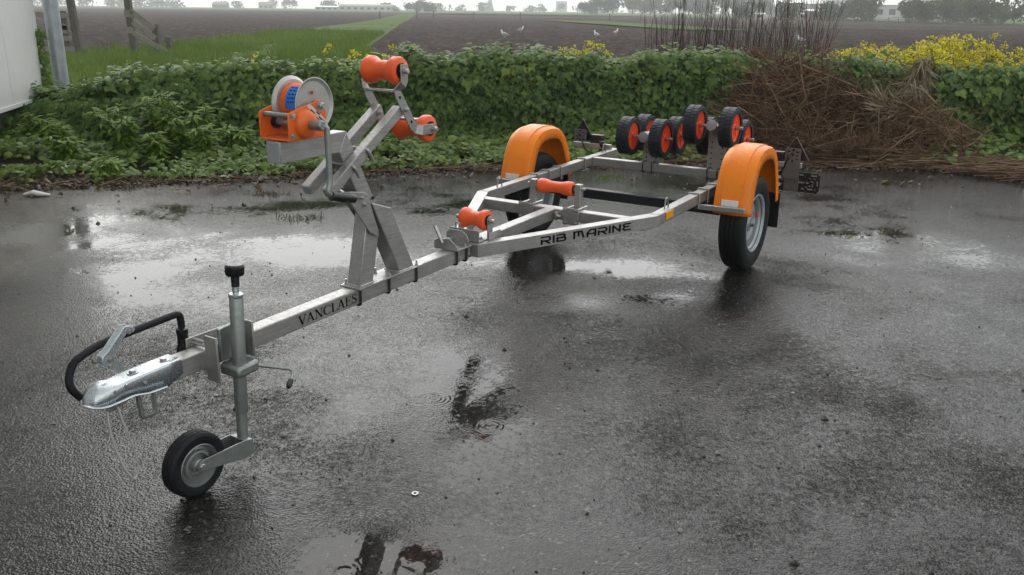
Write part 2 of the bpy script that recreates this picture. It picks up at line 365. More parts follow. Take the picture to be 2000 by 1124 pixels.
def sticks(name, A, Bp, r0, r1, mat, parent=None, rnd=None):
    A, Bp = np.asarray(A, float), np.asarray(Bp, float); d = nrmz(Bp-A); t = np.where(np.abs(d[:, 2:3]) < .9, [[0, 0, 1.]], [[1., 0, 0]])
    u = nrmz(np.cross(d, t)); b = np.cross(d, u); n = len(A); V = np.empty((n, 6, 3)); r0 = np.broadcast_to(r0, n)[:, None]; r1 = np.broadcast_to(r1, n)[:, None]
    for j in range(3):
        a = 2*math.pi*j/3; o = u*math.cos(a)+b*math.sin(a); V[:, j] = A+o*r0; V[:, 3+j] = Bp+o*r1
    F = np.array([(0, 1, 4, 3), (1, 2, 5, 4), (2, 0, 3, 5)])
    F = (F[None]+(np.arange(n)*6)[:, None, None]).reshape(-1, 4)
    r = rng.random(n) if rnd is None else np.asarray(rnd)
    return np_mesh(name, V.reshape(-1, 3), F, mat, parent, np.repeat(r, 3))
# value noise for terrain
_tab = np.random.default_rng(3).random((256, 256))
def vnoise(x, y):
    xi, yi = np.floor(x).astype(int), np.floor(y).astype(int); fx, fy = x-xi, y-yi; fx = fx*fx*(3-2*fx); fy = fy*fy*(3-2*fy)
    g = lambda i, j: _tab[i % 256, j % 256]
    return (g(xi, yi)*(1-fx)+g(xi+1, yi)*fx)*(1-fy)+(g(xi, yi+1)*(1-fx)+g(xi+1, yi+1)*fx)*fy
def fbm(x, y, o=4):
    t = 0; a = .5
    for i in range(o): t = t+a*vnoise(x*2**i+17*i, y*2**i+9*i); a *= .5
    return t
def grid(name, X, Y, Z, mat, smooth=True):
    r, c = X.shape; V = np.stack([X, Y, Z], -1).reshape(-1, 3); i = np.arange(r*c).reshape(r, c)
    F = np.stack([i[:-1, :-1], i[:-1, 1:], i[1:, 1:], i[1:, :-1]], -1).reshape(-1, 4)
    return np_mesh(name, V, F, mat, None, None, smooth)

# ================================================================== setting
EDGE = [(-14, 5.2), (-8, 6.2), (-4.33, 7.24), (-3.39, 7.58), (-2.34, 7.84), (-1.18, 8.24), (-.52, 8.48), (.66, 8.80), (2.62, 8.95), (3.94, 8.93), (4.55, 8.72), (4.95, 8.33), (5.6, 7.75), (8, 6.6), (14, 5.4)]
ex, ey = np.array(EDGE).T
edgeY = lambda x: np.interp(x, ex, ey)
mb = MB(); xs = np.linspace(-14, 14, 113)
poly = [(x, edgeY(x)+.05) for x in xs]
mb.add([(x, y, 0) for x, y in poly]+[(x, -9, 0) for x in xs], [(i+1, i, len(xs)+i, len(xs)+i+1) for i in range(len(xs)-1)])
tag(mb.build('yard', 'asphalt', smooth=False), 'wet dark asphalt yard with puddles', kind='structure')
gm = MB().add([(-1500, -200, -.45), (1500, -200, -.45), (1500, 1500, -.45), (-1500, 1500, -.45)], [(0, 1, 2, 3)])
tag(gm.build('ground', 'ground', smooth=False), kind='structure')
# verge between yard and fields
u = np.linspace(-14, 14, 240); t = np.linspace(0, 1, 40); U, Tt = np.meshgrid(u, t)
E0 = edgeY(U)-.03; Yv = E0+(14.2-E0)*Tt; wob = fbm(U*3.1+5, Yv*3.1)
Zv = -.012+.14*np.clip(Tt*4, 0, 1)**.8*(.55+.9*(wob-.45))+.02*(fbm(U*12, Yv*12)-.45) - .28*np.clip((Tt-.62)/.38, 0, 1)
Yv = Yv+np.where(Tt == 0, (fbm(U*4, U*0+3)-.47)*.25, 0)
tag(grid('verge', U, Yv, Zv, 'verge'), kind='structure')
# ploughed fields: relief of furrows and clods
def field(name, xl, xr, y0, y1, n, m):
    tt = np.linspace(0, 1, n); ys = y0*(y1/y0)**tt; ss = np.linspace(0, 1, m); X = np.empty((n, m)); Y = np.empty((n, m))
    for i, y in enumerate(ys): X[i] = xl(y)+(xr(y)-xl(y))*ss; Y[i] = y
    dx = (X[:, -1]-X[:, 0])[:, None]/m; amp = np.clip(1.2-dx/.6, .15, 1)
    q = X+Y*.105; Z = -.14+amp*(.05*np.sin(q*2*math.pi/.75)+.20*(fbm(X*2.3, Y*1.6)-.47)+.12*(fbm(X*.35, Y*.35)-.47))
    return tag(grid(name, X, Y, Z, 'field'), kind='structure')
stripL = lambda y: np.interp(y, [12, 25, 30.6, 36.9, 59, 122, 230, 320], [-9, -12.5, -13.6, -13.2, -14.9, -18.3, -29.5, -38])
stripR = lambda y: np.interp(y, [12, 25, 29.6, 37.7, 80, 163, 320], [-2.5, -4.4, -5.3, -7.2, -11.6, -19.6, -36])
field('ploughed_field', lambda y: stripR(y), lambda y: 9+y*.75, 13.2, 300, 330, 420)
field('ploughed_field', lambda y: -16-y*.85, lambda y: stripL(y), 24, 420, 240, 260)
yy = np.array([13.0, 20, 25, 29, 33, 38, 50, 70, 100, 140, 200, 300]); Xs = np.stack([stripL(yy)-1.2, stripL(yy)*.5+stripR(yy)*.5, stripR(yy)+1.0], 1); Ys = np.repeat(yy[:, None], 3, 1)
tag(grid('grass_strip', Xs, Ys, np.full(Xs.shape, -.05)+np.array([-.06, .04, -.06]), 'meadow'), kind='structure')
# meadows beyond the ploughland
def sheet(name, pts, z, mat): return tag(MB().add([(x, y, z) for x, y in pts], [tuple(range(len(pts)))]).build(name, mat, smooth=False), kind='structure')
sheet('meadow', [(-1200, 380), (-250, 470), (-60, 330), (0, 350), (52, 312), (90, 276), (88, 178), (128, 172), (700, 200), (700, 1400), (-1200, 1400)], .05, 'meadow')
sheet('grass_balk', [(4, 150), (15, 84), (22.5, 84), (14, 150)], .0, 'meadow')
sheet('grass_balk', [(29, 112), (54, 98), (55, 100.5), (30, 116)], .0, 'meadow')

# ================================================================== trailer
TX, TY, PHI = -1.1593, 2.4306, 1.0198
tr = empty('boat_trailer', (TX, TY, 0), PHI)
tag(tr, 'stainless steel boat trailer with orange mudguards and winch standing on wet asphalt', 'trailer')
ZR = lambda x: .4316+.0187*x
D = lambda x: .4293+.0148*x
TB = .063; K = TB/2; TH = .0616; TW = .0546; W0 = .5675; XB = 2.7335; XV = 1.773; WV = .0835
XW, YW = 3.70, .745

def bolt(c, axis, r=.008, h=.007, shaft=.008, parent=tr, mat='bolt', washer=True, name='bolt'):
    m = MB(); c = Vector(c); ax = Vector(axis).normalized()
    if washer: m.lathe([(0, r*1.55), (.0018, r*1.55)], c, ax, 14)
    m.lathe([(.0012, r), (h*.85, r), (h, r*.86)], c, ax, 6)
    if shaft: m.lathe([(h, r*.55), (h+shaft, r*.55)], c, ax, 10)
    return m.build(name, mat, parent, ang=30)
def ubolt(x, ztop, zbot, half, parent=tr, r=.0045, top=True, mat='steel', nut=True):
    """square bow round a beam along x: legs beside it, bridge above (top) or below"""
    a, b = (zbot, ztop) if top else (ztop, zbot)
    pts = fillet([(x, -half, a), (x, -half, b), (x, half, b), (x, half, a)], .012, 4)
    o = MB().tube(pts, r, 8).build('u_bolt', mat, parent)
    if nut:
        for s_ in (-1, 1): bolt((x, s_*half, a), (0, 0, 1 if not top else -1), .0075, .007, .010, o, 'bolt')
    return o
# --- drawbar
drawbar = MB().hexa([(.06, -K, D(.06)-TB), (.06, K, D(.06)-TB), (.06, K, D(.06)), (.06, -K, D(.06)), (1.80, -K, D(1.8)-TB), (1.80, K, D(1.8)-TB), (1.80, K, D(1.8)), (1.80, -K, D(1.8))]).build('drawbar', 'steel', tr, bevel=.004)
# --- lettering built from strokes
def stroke(m, pts, ws, P):
    """ribbon of varying width along pts (em units) mapped by P(u, v)"""
    pts = [Vector((*p, 0)) for p in pts]; n = len(pts); L = []; Rr = []
    for i, p in enumerate(pts):
        a = (p-pts[i-1]).normalized() if i else None; b = (pts[i+1]-p).normalized() if i < n-1 else None
        if a is None: d = b; k = 1
        elif b is None: d = a; k = 1
        else:
            d = (a+b); d = d.normalized() if d.length > 1e-6 else b; k = 1/max(.5, math.sqrt(max(.01, (1+a.dot(b))/2)))
        nn = Vector((-d.y, d.x, 0))*k; wv = ws[i] if isinstance(ws, (list, tuple)) else ws
        L.append(p+nn*wv/2); Rr.append(p-nn*wv/2)
    m.add([P(q.x, q.y) for q in L]+[P(q.x, q.y) for q in Rr], [(i, i+1, n+i+1, n+i) for i in range(n-1)])
def arc(cx, cy, rx, ry, a0, a1, n=14): return [(cx+rx*math.cos(R(a0+(a1-a0)*i/n)), cy+ry*math.sin(R(a0+(a1-a0)*i/n))) for i in range(n+1)]
def serif(m, x0, x1, y, P, th=.05): stroke(m, [(x0, y), (x1, y)], th, P)
def letter_serif(ch, m, P):
    tk, tn = .15, .055
    if ch == 'V':
        stroke(m, [(.12, 1), (.42, .0)], tk, P); stroke(m, [(.70, 1), (.42, .02)], tn, P); serif(m, -.02, .30, .975, P); serif(m, .57, .83, .975, P); return .80
    if ch == 'A':
        stroke(m, [(.36, 1), (.66, 0)], tk, P); stroke(m, [(.36, 1), (.08, 0)], tn, P); stroke(m, [(.17, .33), (.56, .33)], tn, P); serif(m, -.04, .22, .025, P); serif(m, .50, .82, .025, P); return .80
    if ch == 'N':
        stroke(m, [(.14, 0), (.14, 1)], tn, P); stroke(m, [(.13, 1), (.70, 0)], tk, P); stroke(m, [(.70, 0), (.70, 1)], tn, P); serif(m, .0, .28, .025, P); serif(m, -.02, .2, .975, P); serif(m, .57, .84, .975, P); return .87
    if ch == 'C':
        p = arc(.42, .5, .36, .48, 42, 318, 22); stroke(m, p, [tn+(.15-tn)*max(0, -math.cos(R(42+276*i/22)))**.8 for i in range(23)], P); stroke(m, [(.70, .68), (.71, 1.0)], .045, P); return .80
    if ch == 'L':
        stroke(m, [(.16, 0), (.16, 1)], tk, P); stroke(m, [(.10, .03), (.60, .03)], tn, P); stroke(m, [(.59, .0), (.62, .28)], .05, P); serif(m, .0, .32, .975, P); return .66
    if ch == 'E':
        stroke(m, [(.16, 0), (.16, 1)], tk, P); stroke(m, [(.05, .97), (.58, .97)], tn, P); stroke(m, [(.05, .03), (.62, .03)], tn, P); stroke(m, [(.16, .52), (.46, .52)], tn, P)
        stroke(m, [(.46, .38), (.46, .66)], .05, P); stroke(m, [(.57, 1), (.59, .76)], .05, P); stroke(m, [(.61, 0), (.64, .26)], .05, P); return .69
    if ch == 'S':
        p = [(.50, .80), (.42, .94), (.28, .97), (.14, .90), (.10, .76), (.18, .62), (.34, .50), (.48, .38), (.52, .22), (.44, .08), (.28, .03), (.12, .08), (.06, .22)]
        stroke(m, p, [.05, .06, .07, .09, .11, .14, .16, .15, .12, .09, .07, .06, .05], P); stroke(m, [(.51, .72), (.51, 1)], .045, P); stroke(m, [(.06, .0), (.06, .30)], .045, P); return .62
def text_serif(s_, m, P, track=.02):
    x = 0
    for ch in s_: x += letter_serif(ch, m, lambda a, b, x=x: P(a+x, b))+track
    return x
tot = text_serif('VANCLAES', MB(), lambda a, b: (0, 0, 0))
lm = MB(); h_ = .0365
sc = (.997-.676)/tot
text_serif('VANCLAES', lm, lambda a, b: (.676+a*sc, -K-.0012, D(.676+a*sc)-TB*.5-h_/2+b*h_))
lm.build('lettering', 'ink', drawbar, smooth=False)

def letter_tech(ch, m, P):
    t_ = .19; lo, hi = t_/2, 1-t_/2
    s = lambda pts: stroke(m, pts, t_, P)
    if ch == 'R': s([(0, hi), (.72, hi), (.86, .80), (.86, .55), (.76, .42), (.18, .42)]); s([(.10, .0), (.10, .62)]); s([(.40, .42), (.88, .0)]); return 1.0
    if ch == 'I': s([(.1, 0), (.1, 1)]); return .25
    if ch == 'B': s([(.0, hi), (.66, hi), (.78, .82), (.78, .62), (.70, .52), (.2, .52)]); s([(.70, .52), (.84, .42), (.84, .20), (.74, lo), (.10, lo), (.10, .66)]); return .98
    if ch == 'M': s([(.10, 0), (.10, hi), (.60, hi)]); s([(.52, hi), (.52, .30)]); s([(.46, hi), (.80, hi), (1.02, .0)]); return 1.17
    if ch == 'A': s([(.10, 0), (.10, .55), (.38, hi), (.86, hi), (.86, 0)]); s([(.10, .40), (.86, .40)]); return 1.0
    if ch == 'N': s([(.10, 0), (.10, 1)]); s([(.06, .93), (.80, .05)]); s([(.78, 0), (.78, 1)]); return .93
    if ch == 'E': s([(.86, hi), (.26, hi), (.10, .80), (.22, .53), (.70, .53)]); s([(.22, .53), (.10, .28), (.24, lo), (.88, lo)]); return .95
    return .42
def text_tech(s_, m, P):
    x = 0
    for ch in s_: x += letter_tech(ch, m, lambda a, b, x=x: P(a+x, b))+.09
    return x
# --- V arms, rails and cross members
dA = Vector((XB-XV, -(W0-WV), 0)).normalized(); nin = Vector((-dA.y, dA.x, 0))     # inward for the near side (towards +y)
def arm_poly(sgn):
    ys = -WV+.0 ; q = [(XV, -WV), (XB, -W0), (XB+.028, -W0+.0), (XB+.028, -W0+TW), (XB-.002, -W0+TW+.006)]
    ib = Vector((XB, -W0, 0))+nin*TW; ia = Vector((XV, -WV, 0))+nin*TW
    k = (-K-.001-ia.y)/(ib.y-ia.y); st = ia+(ib-ia)*k
    q = [(XV, -WV), (XB, -W0), (XB+.03, -W0), (XB+.03, -W0+TW), (ib.x+.012, -W0+TW), (st.x, -K-.001), (XV, -K-.001)]
    return [(x, y*sgn) for x, y in (q if sgn > 0 else q[::-1])]
arms = []
for sgn in (1, -1): arms.append(MB().slab(arm_poly(sgn), ZR, TH).build('drawbar_arm', 'steel', tr, bevel=.004))
for sgn in (1, -1):
    q = [(XB+.031, -W0), (4.56, -W0), (4.56, -W0+TW), (XB+.031, -W0+TW)]
    MB().slab([(x, y*sgn) for x, y in (q if sgn > 0 else q[::-1])], ZR, TH).build('side_rail', 'steel', tr, bevel=.004)
A0 = Vector((XV, -WV)); B0 = Vector((XB, -W0)); LA = (B0-A0).length; nout = Vector((dA.y, -dA.x, 0))*1.0
nout = -nin
tot = text_tech('RIB MARINE', MB(), lambda a, b: (0, 0, 0)); s0, s1 = .322, .848
def PT(a, b):
    s_ = s0+(s1-s0)*a/tot; q = A0+(B0-A0)*s_; x = q.x+nout.x*.0012; return (x, q.y+nout.y*.0012, ZR(x)-TH*.5-.0195+b*.039)
wr = text_tech('RIB ', MB(), lambda a, b: (0, 0, 0))
for wd_, off in (('RIB', 0), ('MARINE', wr)):
    tm = MB(); text_tech(wd_, tm, lambda a, b, off=off: PT(a+off, b)); tm.build('lettering', 'ink', arms[0], smooth=False)
yin = lambda x: W0-TW-(XB-x)*(W0-WV)/(XB-XV)-.006
MB().slab([(1.802, -K+.0008), (2.603, -K+.0008), (2.603, K-.0008), (1.802, K-.0008)], lambda x: ZR(x)-.0012, TH-.002).build('centre_beam', 'steel', tr, bevel=.004)
MB().slab([(2.604, -yin(2.604)), (2.664, -yin(2.664)), (2.664, yin(2.664)), (2.604, yin(2.604))], lambda x: ZR(x)-.003, TH-.004).build('cross_member', 'steel', tr, bevel=.004)
MB().slab([(4.129, -W0+TW+.0005), (4.184, -W0+TW+.0005), (4.184, W0-TW-.0005), (4.129, W0-TW-.0005)], lambda x: ZR(x)-.004, TH-.004).build('cross_member', 'steel', tr, bevel=.004)
for sgn in (-1, 1):   # weld plates under the bends
    MB().box((2.72, sgn*.50, ZR(2.7)-TH-.005), (.12, .07, .008)).build('gusset', 'steel', tr, bevel=.002)
# --- axle, hubs
MB().beam((XW-.02, -.60, .347), (XW-.02, .60, .347), .06, .062, (1, 0, 0)).build('axle', 'axle', tr, bevel=.006)
for sgn in (-1, 1):
    q = [(3.33, ZR(3.33)-TH-.004), (3.72, ZR(3.72)-TH-.004), (3.72, .375), (3.66, .315), (3.60, .375), (3.33, .405)]
    MB().prism(q, sgn*.523, sgn*.558).build('axle_bracket', 'axle', tr, bevel=.003)
    for xq in (3.345, 3.495, 3.655, 4.01):
        u_ = ubolt(xq, ZR(xq)+.0055, ZR(xq)-TH-.004, TW/2+.0055, tr, .005); u_.location = (0, sgn*(W0-TW/2), 0)
    MB().box((4.01, sgn*(W0-TW/2), ZR(4.01)-TH-.014), (.10, .085, .008)).build('clamp_plate', 'steel', tr, bevel=.002)
    # spring loaded lashing eyes
    for xq in (2.93, 4.36):
        zt = ZR(xq); yq = sgn*(W0-TW*.55); pts = [(xq-.028, yq, zt-.004)]+[(xq+math.cos(R(a))*.017, yq, zt+.043+math.sin(R(a))*.014) for a in range(170, 9, -20)]+[(xq+.028, yq, zt-.004)]
        MB().tube(pts, .0045, 8).build('lashing_eye', 'galv', tr)
    # mudguard carrier bars
    MB().beam((3.372, sgn*.520, .402+.015), (3.372, sgn*.838, .402+.022), .028, .03, (1, 0, 0)).build('mudguard_bar', 'steel', tr, bevel=.003)
    MB().beam((4.075, sgn*.520, .42), (4.075, sgn*.80, .42), .028, .03, (1, 0, 0)).build('mudguard_bar', 'steel', tr, bevel=.003)
MB().prism([(2.849, ZR(2.85)-.004), (2.945, ZR(2.945)-.004), (2.945, ZR(2.945)-.046), (2.849, ZR(2.85)-.046)][::-1], -W0-.007, -W0-.0005).build('side_reflector', 'amber', tr, bevel=.003)
MB().prism([(2.849, ZR(2.85)-.004), (2.945, ZR(2.945)-.004), (2.945, ZR(2.945)-.046), (2.849, ZR(2.85)-.046)][::-1], W0+.0005, W0+.007).build('side_reflector', 'amber', tr, bevel=.003)

# --- road wheels (axis y, outer face towards -y)
def tyre_mb():
    m = MB(); Ro, wd = .29, .155
    prof = [(-.062, .172), (-.072, .195), (-.079, .225), (-.077, .252), (-.067, .275), (-.055, .2845), (-.030, .2875)]
    prof = prof+[(-.0285, .2815), (-.0235, .2815), (-.022, .2895), (-.003, .29), (-.002, .2835), (.003, .2835), (.004, .29), (.022, .2895), (.0235, .2815), (.0285, .2815)]+[(-a, b) for a, b in prof[:7][::-1]]+[(.055, .160), (-.055, .160)]
    return m.lathe(prof, (0, 0, 0), (0, 1, 0), 72, closed=True)
def rim_mb():
    m = MB()
    m.lathe([(-.066, .178), (-.070, .176), (-.066, .166), (-.052, .160), (-.030, .154), (.05, .150), (.062, .174), (.066, .178), (.060, .160), (-.04, .15)], (0, 0, 0), (0, 1, 0), 56, closed=True)
    m.lathe([(-.005, .152), (-.020, .135), (-.030, .110), (-.026, .088), (-.018, .070), (-.020, .045), (-.012, .045), (-.008, .07), (-.014, .09), (-.018, .110), (-.010, .135), (.004, .150)], (0, 0, 0), (0, 1, 0), 56, closed=True)
    m.lathe([(-.04, .0), (-.040, .030), (-.018, .040), (.03, .04), (.03, 0)], (0, 0, 0), (0, 1, 0), 24)
    return m
wheel0 = None
for sgn in (-1, 1):
    ty = tyre_mb().build('road_wheel', 'rubber', tr, ang=28); ty.location = (XW, sgn*YW, .288); ty.rotation_euler = (0, R(17), 0 if sgn < 0 else math.pi)
    ty['label'] = 'black road tyre on painted steel rim'
    rim_mb().build('rim', 'rim', ty, ang=30)
    for k in range(4):
        a = R(45+90*k); bolt((math.cos(a)*.056, -.021, math.sin(a)*.056), (0, -1, 0), .0095, .012, 0, ty, 'bolt', True, 'wheel_nut')
    MB().lathe([(-.064, 0), (-.064, .018), (-.055, .026), (-.038, .028)], (0, 0, 0), (0, 1, 0), 20).build('hub_cap', 'galv', ty)
    MB().box((0.075, -.048, .06), (.03, .01, .035)).build('wheel_tag', 'red_refl', ty, bevel=.003)
# --- mudguards
def mudguard(sgn):
    P2 = [(3.398, .385), (3.402, .43), (3.418, .50), (3.452, .60), (3.50, .68), (3.56, .728), (3.63, .752), (3.72, .760), (3.82, .752), (3.895, .724), (3.955, .665), (4.005, .575), (4.045, .48), (4.068, .40), (4.07, .385)]
    pts = fillet([(x, 0, z) for x, z in P2], .03, 2)
    sec = [(.108, .085), (.109, .045), (.104, .020), (.092, .012), (.060, .0075), (.0575, .0), (-.0575, .0), (-.060, .0075), (-.092, .012), (-.104, .020), (-.109, .045), (-.108, .085)]
    m = MB(); n = len(sec); k = len(pts)
    for i, p in enumerate(pts):
        d = (pts[min(i+1, k-1)]-pts[max(i-1, 0)]).normalized(); nn = Vector((-d.z, 0, d.x))
        for y, dr in sec: m.v.append(tuple(p-nn*dr+Vector((0, y, 0))))
    for i in range(k-1):
        for j in range(n-1): m.f.append((i*n+j, i*n+j+1, (i+1)*n+j+1, (i+1)*n+j))
    o = m.build('mudguard', 'orange', tr, ang=38, solid=.004); o.location = (0, sgn*.738, 0)
    # front wall across the lip
    MB().add([(3.3975+(z-.432)*.15+dx, y, z) for dx in (0, .006) for z in (.434, .470) for y in (-.048, .052)], [(0, 1, 3, 2), (4, 6, 7, 5), (0, 4, 5, 1), (2, 3, 7, 6), (0, 2, 6, 4), (1, 5, 7, 3)]).build('reflector', 'white_refl', o, bevel=.002)
    MB().prism([(-.095, .195), (.095, .195), (.095, .42), (-.095, .42)], 4.062, 4.067, 'x').build('mud_flap', 'blackp', o, bevel=.003).location = (-.012, sgn*.022, 0)
    return o
for sgn in (-1, 1): mudguard(sgn)

# --- coupler
cpl = MB()
def ring_sec(x, w, zt, zb, rt):
    pts = []
    for a in range(0, 91, 30): pts.append((x, -w+rt-rt*math.cos(R(a)), zt-rt+rt*math.sin(R(a))))
    for a in range(90, -1, -30): pts.append((x, w-rt+rt*math.cos(R(a)), zt-rt+rt*math.sin(R(a))))
    return [(x, -w, zb)]+pts+[(x, w, zb)]
secs = [(-.168, .008, .418, .402, .006), (-.160, .026, .436, .396, .018), (-.145, .037, .460, .392, .028), (-.12, .042, .473, .390, .036), (-.09, .042, .470, .390, .030), (-.06, .0385, .460, .391, .014), (-.02, .038, .462, .392, .010),
        (.03, .038, .4635, .380, .009), (.09, .038, .4645, .376, .009), (.10, .038, .4645, .374, .009), (.165, .038, .4645, .40, .009)]
n = 10
for x, w_, zt, zb, rt in secs:
    x = x if x > -.03 else -.03+(x+.03)*.84
    zt = zt-.463+D(max(x, 0))+.006+ (0.018 if x < -.05 and x > -.14 else 0)*0; cpl.v += ring_sec(x, w_, zt, zb-.012, rt)
for i in range(len(secs)-1):
    for j in range(n-1): cpl.f.append((i*n+j, (i+1)*n+j, (i+1)*n+j+1, i*n+j+1))
cpl.f.append(tuple(range(n)))
coupler = cpl.build('coupler', 'zinc', tr, ang=50, solid=.004)
# rolled lip round the lower edge
lip = [(.10, -.041, .367), (.03, -.042, .370), (-.01, -.042, .382), (-.06, -.044, .380), (-.12, -.046, .380), (-.15, -.038, .383), (-.172, -.016, .389), (-.175, 0, .390), (-.172, .016, .389), (-.15, .038, .383), (-.12, .046, .380), (-.06, .044, .380), (-.01, .042, .382), (.03, .042, .370), (.10, .041, .367)]
lip = [(x if x > -.03 else -.03+(x+.03)*.84, y, z) for x, y, z in lip]
MB().tube(fillet(lip, .02, 3), .0042, 8).build('coupler_lip', 'zinc', coupler)
MB().lathe([(-.034, .0), (-.034, .030), (-.02, .034), (.0, .030)], (-.108, 0, .41), (0, 0, 1), 20).build('ball_socket', 'galv', coupler)
for xq in (.015, .125): bolt((xq, -.002, D(xq)+.0068), (0, 0, 1), .0115, .009, 0, coupler)
for xq, zq in ((-.075, .415), (-.035, .42), (.03, .405)): MB().lathe([(0, .006), (.004, .005)], (xq, -.0385, zq), (0, -1, 0), 12).build('rivet', 'bolt', coupler)
hd = MB()
hp = [(-.040, .455), (-.066, .480), (-.086, .500), (-.082, .522), (-.060, .535), (-.035, .560), (.000, .592), (.018, .590), (.034, .575), (.026, .566), (.008, .574), (-.020, .545), (-.044, .512), (-.030, .490), (-.012, .462)]
hd.prism(hp, -.015, -.012); hd.prism(hp, .012, .015)
hd.prism([(-.086, .500), (-.082, .522), (-.060, .535), (-.035, .560), (.000, .592), (.004, .588), (-.032, .556), (-.058, .530), (-.078, .518), (-.082, .500)], -.012, .012)
hd.build('coupler_handle', 'zinc', coupler, bevel=.0015)
for xq, zq in ((.012, .575), (-.06, .508), (-.062, .488)): bolt((xq, -.0155, zq), (0, -1, 0), .006, .004, 0, coupler)
MB().tube(fillet([(.015, -.012, .372), (.022, -.012, .285), (.068, -.012, .283), (.07, -.012, .368)], .012, 4), .008, 6).build('coupler_loop', 'galv', coupler)
MB().prism([(-.085, .375), (-.02, .385), (.0, .362), (-.03, .352), (-.075, .342), (-.09, .352)], -.012, -.008).build('cable_tab', 'galv', coupler, bevel=.002)
MB().tube(fillet([(-.062, -.022, .360), (-.052, -.03, .29), (-.030, -.03, .20), (-.024, -.03, .135), (-.040, -.028, .098), (-.060, -.024, .135), (-.078, -.016, .20), (-.088, -.008, .28), (-.082, .0, .36)], .04, 4), .0036, 8).build('breakaway_cable', 'wire', tr)
# corrugated lighting lead looped from coupler to the drawbar
hose = fillet([(-.118, .066, .386), (-.145, .075, .43), (-.12, .09, .49), (-.02, .095, .520), (.12, .095, .526), (.235, .095, .532), (.272, .095, .532), (.276, .095, .505), (.276, .095, .47)], .075, 7)
L = []; tot_ = 0; pl = [hose[0]]
for a_, b_ in zip(hose, hose[1:]):
    nseg = max(1, int((b_-a_).length/.0022)); pl += [a_+(b_-a_)*(i+1)/nseg for i in range(nseg)]
MB().tube(pl, [.0118+.0006*math.sin(i*1.9) for i in range(len(pl))], 10).build('lighting_lead', 'rubber', tr, ang=60)
MB().lathe([(0, .013), (.004, .019), (.02, .0195), (.024, .017), (.06, .019), (.075, .024), (.095, .026), (.10, .0)], (.276, .095, .482), (0, 0, -1), 20).build('plug', 'blackp', tr)
MB().box((.30, .06, .40), (.06, .05, .004)).build('plug_holder', 'steel', tr)

# --- jockey wheel
lean = lambda z: .346-(.62-z)*.048
TY_ = -.102
jt = MB().lathe([(0, .0205), (.004, .0215), (.19, .0215), (.19, .0225), (.40, .0225), (.402, .0215)], (lean(.215), TY_, .205), (lean(.62)-lean(.2), 0, .42), 28)
jt.lathe([(0, .0175), (.17, .0185)], (lean(.045), TY_, .045), (lean(.62)-lean(.2), 0, .42), 24)
jockey = jt.build('jockey_tube', 'galv', tr, ang=30)
MB().lathe([(0, .0225), (.003, .024), (.011, .024), (.014, .020), (.014, .011), (.05, .0105)], (lean(.607), TY_, .605), (.02, 0, .42), 24).build('collar', 'zinc', jockey, ang=30)
MB().lathe([(0, .013), (.035, .0135), (.037, .027), (.042, .030), (.066, .031), (.073, .026), (.075, .0)], (lean(.645), TY_, .642), (.02, 0, .42), 24).build('knob', 'blackp', jockey, ang=30)
cl = MB()
cl.prism([(.300, .338), (.392, .342), (.394, .382), (.300, .378)], TY_-.034, -K-.012)
cl.build('clamp', 'galv', jockey, bevel=.011)
MB().prism([(.302, .385), (.375, .385), (.375, .505), (.302, .497)], -.058, -K-.012).build('clamp_back', 'galv', jockey, bevel=.003)
MB().box((.252, -.075, .415), (.008, .058, .155)).build('clamp_plate', 'steel', jockey, bevel=.003)
MB().box((.405, -.068, .442), (.008, .066, .125)).build('clamp_plate', 'steel', jockey, bevel=.003)
for zq in (.452, .355):
    for xq in (.272, .388): MB().tube([(xq, -.072, zq+.004 if zq > .4 else zq), (xq, .050, zq+.004 if zq > .4 else zq)], .0045, 8).build('clamp_bolt', 'bolt', jockey)
MB().tube([(.268, -.062, D(.27)+.012), (.268, .045, D(.27)+.012)], .005, 8).build('clamp_bolt', 'bolt', jockey)
MB().box((.33, .041, .402), (.17, .006, .12)).build('clamp_plate', 'steel', jockey, bevel=.002)
MB().tube(fillet([(.402, -.108, .350), (.47, -.128, .322), (.520, -.148, .302), (.505, -.165, .285), (.470, -.182, .272)], .012, 4), .0055, 10).build('clamp_lever', 'galv', jockey)
MB().lathe([(0, .005), (.004, .009), (.028, .0105), (.04, .007), (.042, 0)], (.492, -.172, .281), (-.03, -.016, -.013), 14).build('lever_grip', 'blackp', jockey)
fk = MB()
q = [(.298, .122), (.332, .114), (.334, .062), (.312, .054), (.128, .089), (.114, .094), (.106, .1075), (.114, .121), (.128, .127)]
fk.prism(q, -.140, -.135); fk.prism(q, -.068, -.063); fk.prism([(.299, .121), (.3335, .113), (.3345, .058), (.312, .052), (.300, .060)], -.1365, -.0665)
fk.build('fork', 'galv', jockey, bevel=.0015)
jw = MB().lathe([(-.026, .070), (-.030, .080), (-.029, .097), (-.022, .1055), (-.016, .107), (-.0145, .105), (-.0125, .105), (-.011, .1075), (-.002, .1075), (-.001, .1055), (.001, .1055), (.002, .1075), (.011, .1075), (.0125, .105), (.0145, .105), (.016, .107), (.022, .1055), (.029, .097), (.030, .080), (.026, .070)], (.122, -.1015, .1075), (0, 1, 0), 56, closed=True).build('jockey_tyre', 'rubber', jockey, ang=28)
MB().lathe([(-.027, .071), (-.029, .069), (-.014, .064), (-.007, .058), (-.009, .050), (-.020, .047), (-.021, .040), (-.009, .034), (-.009, .026), (-.026, .020), (-.031, .008), (.031, .008), (.028, .018), (.012, .02), (.012, .05), (.020, .063), (.027, .071)], (.122, -.1015, .1075), (0, 1, 0), 48, closed=True).build('jockey_rim', 'galv', jockey, ang=30)
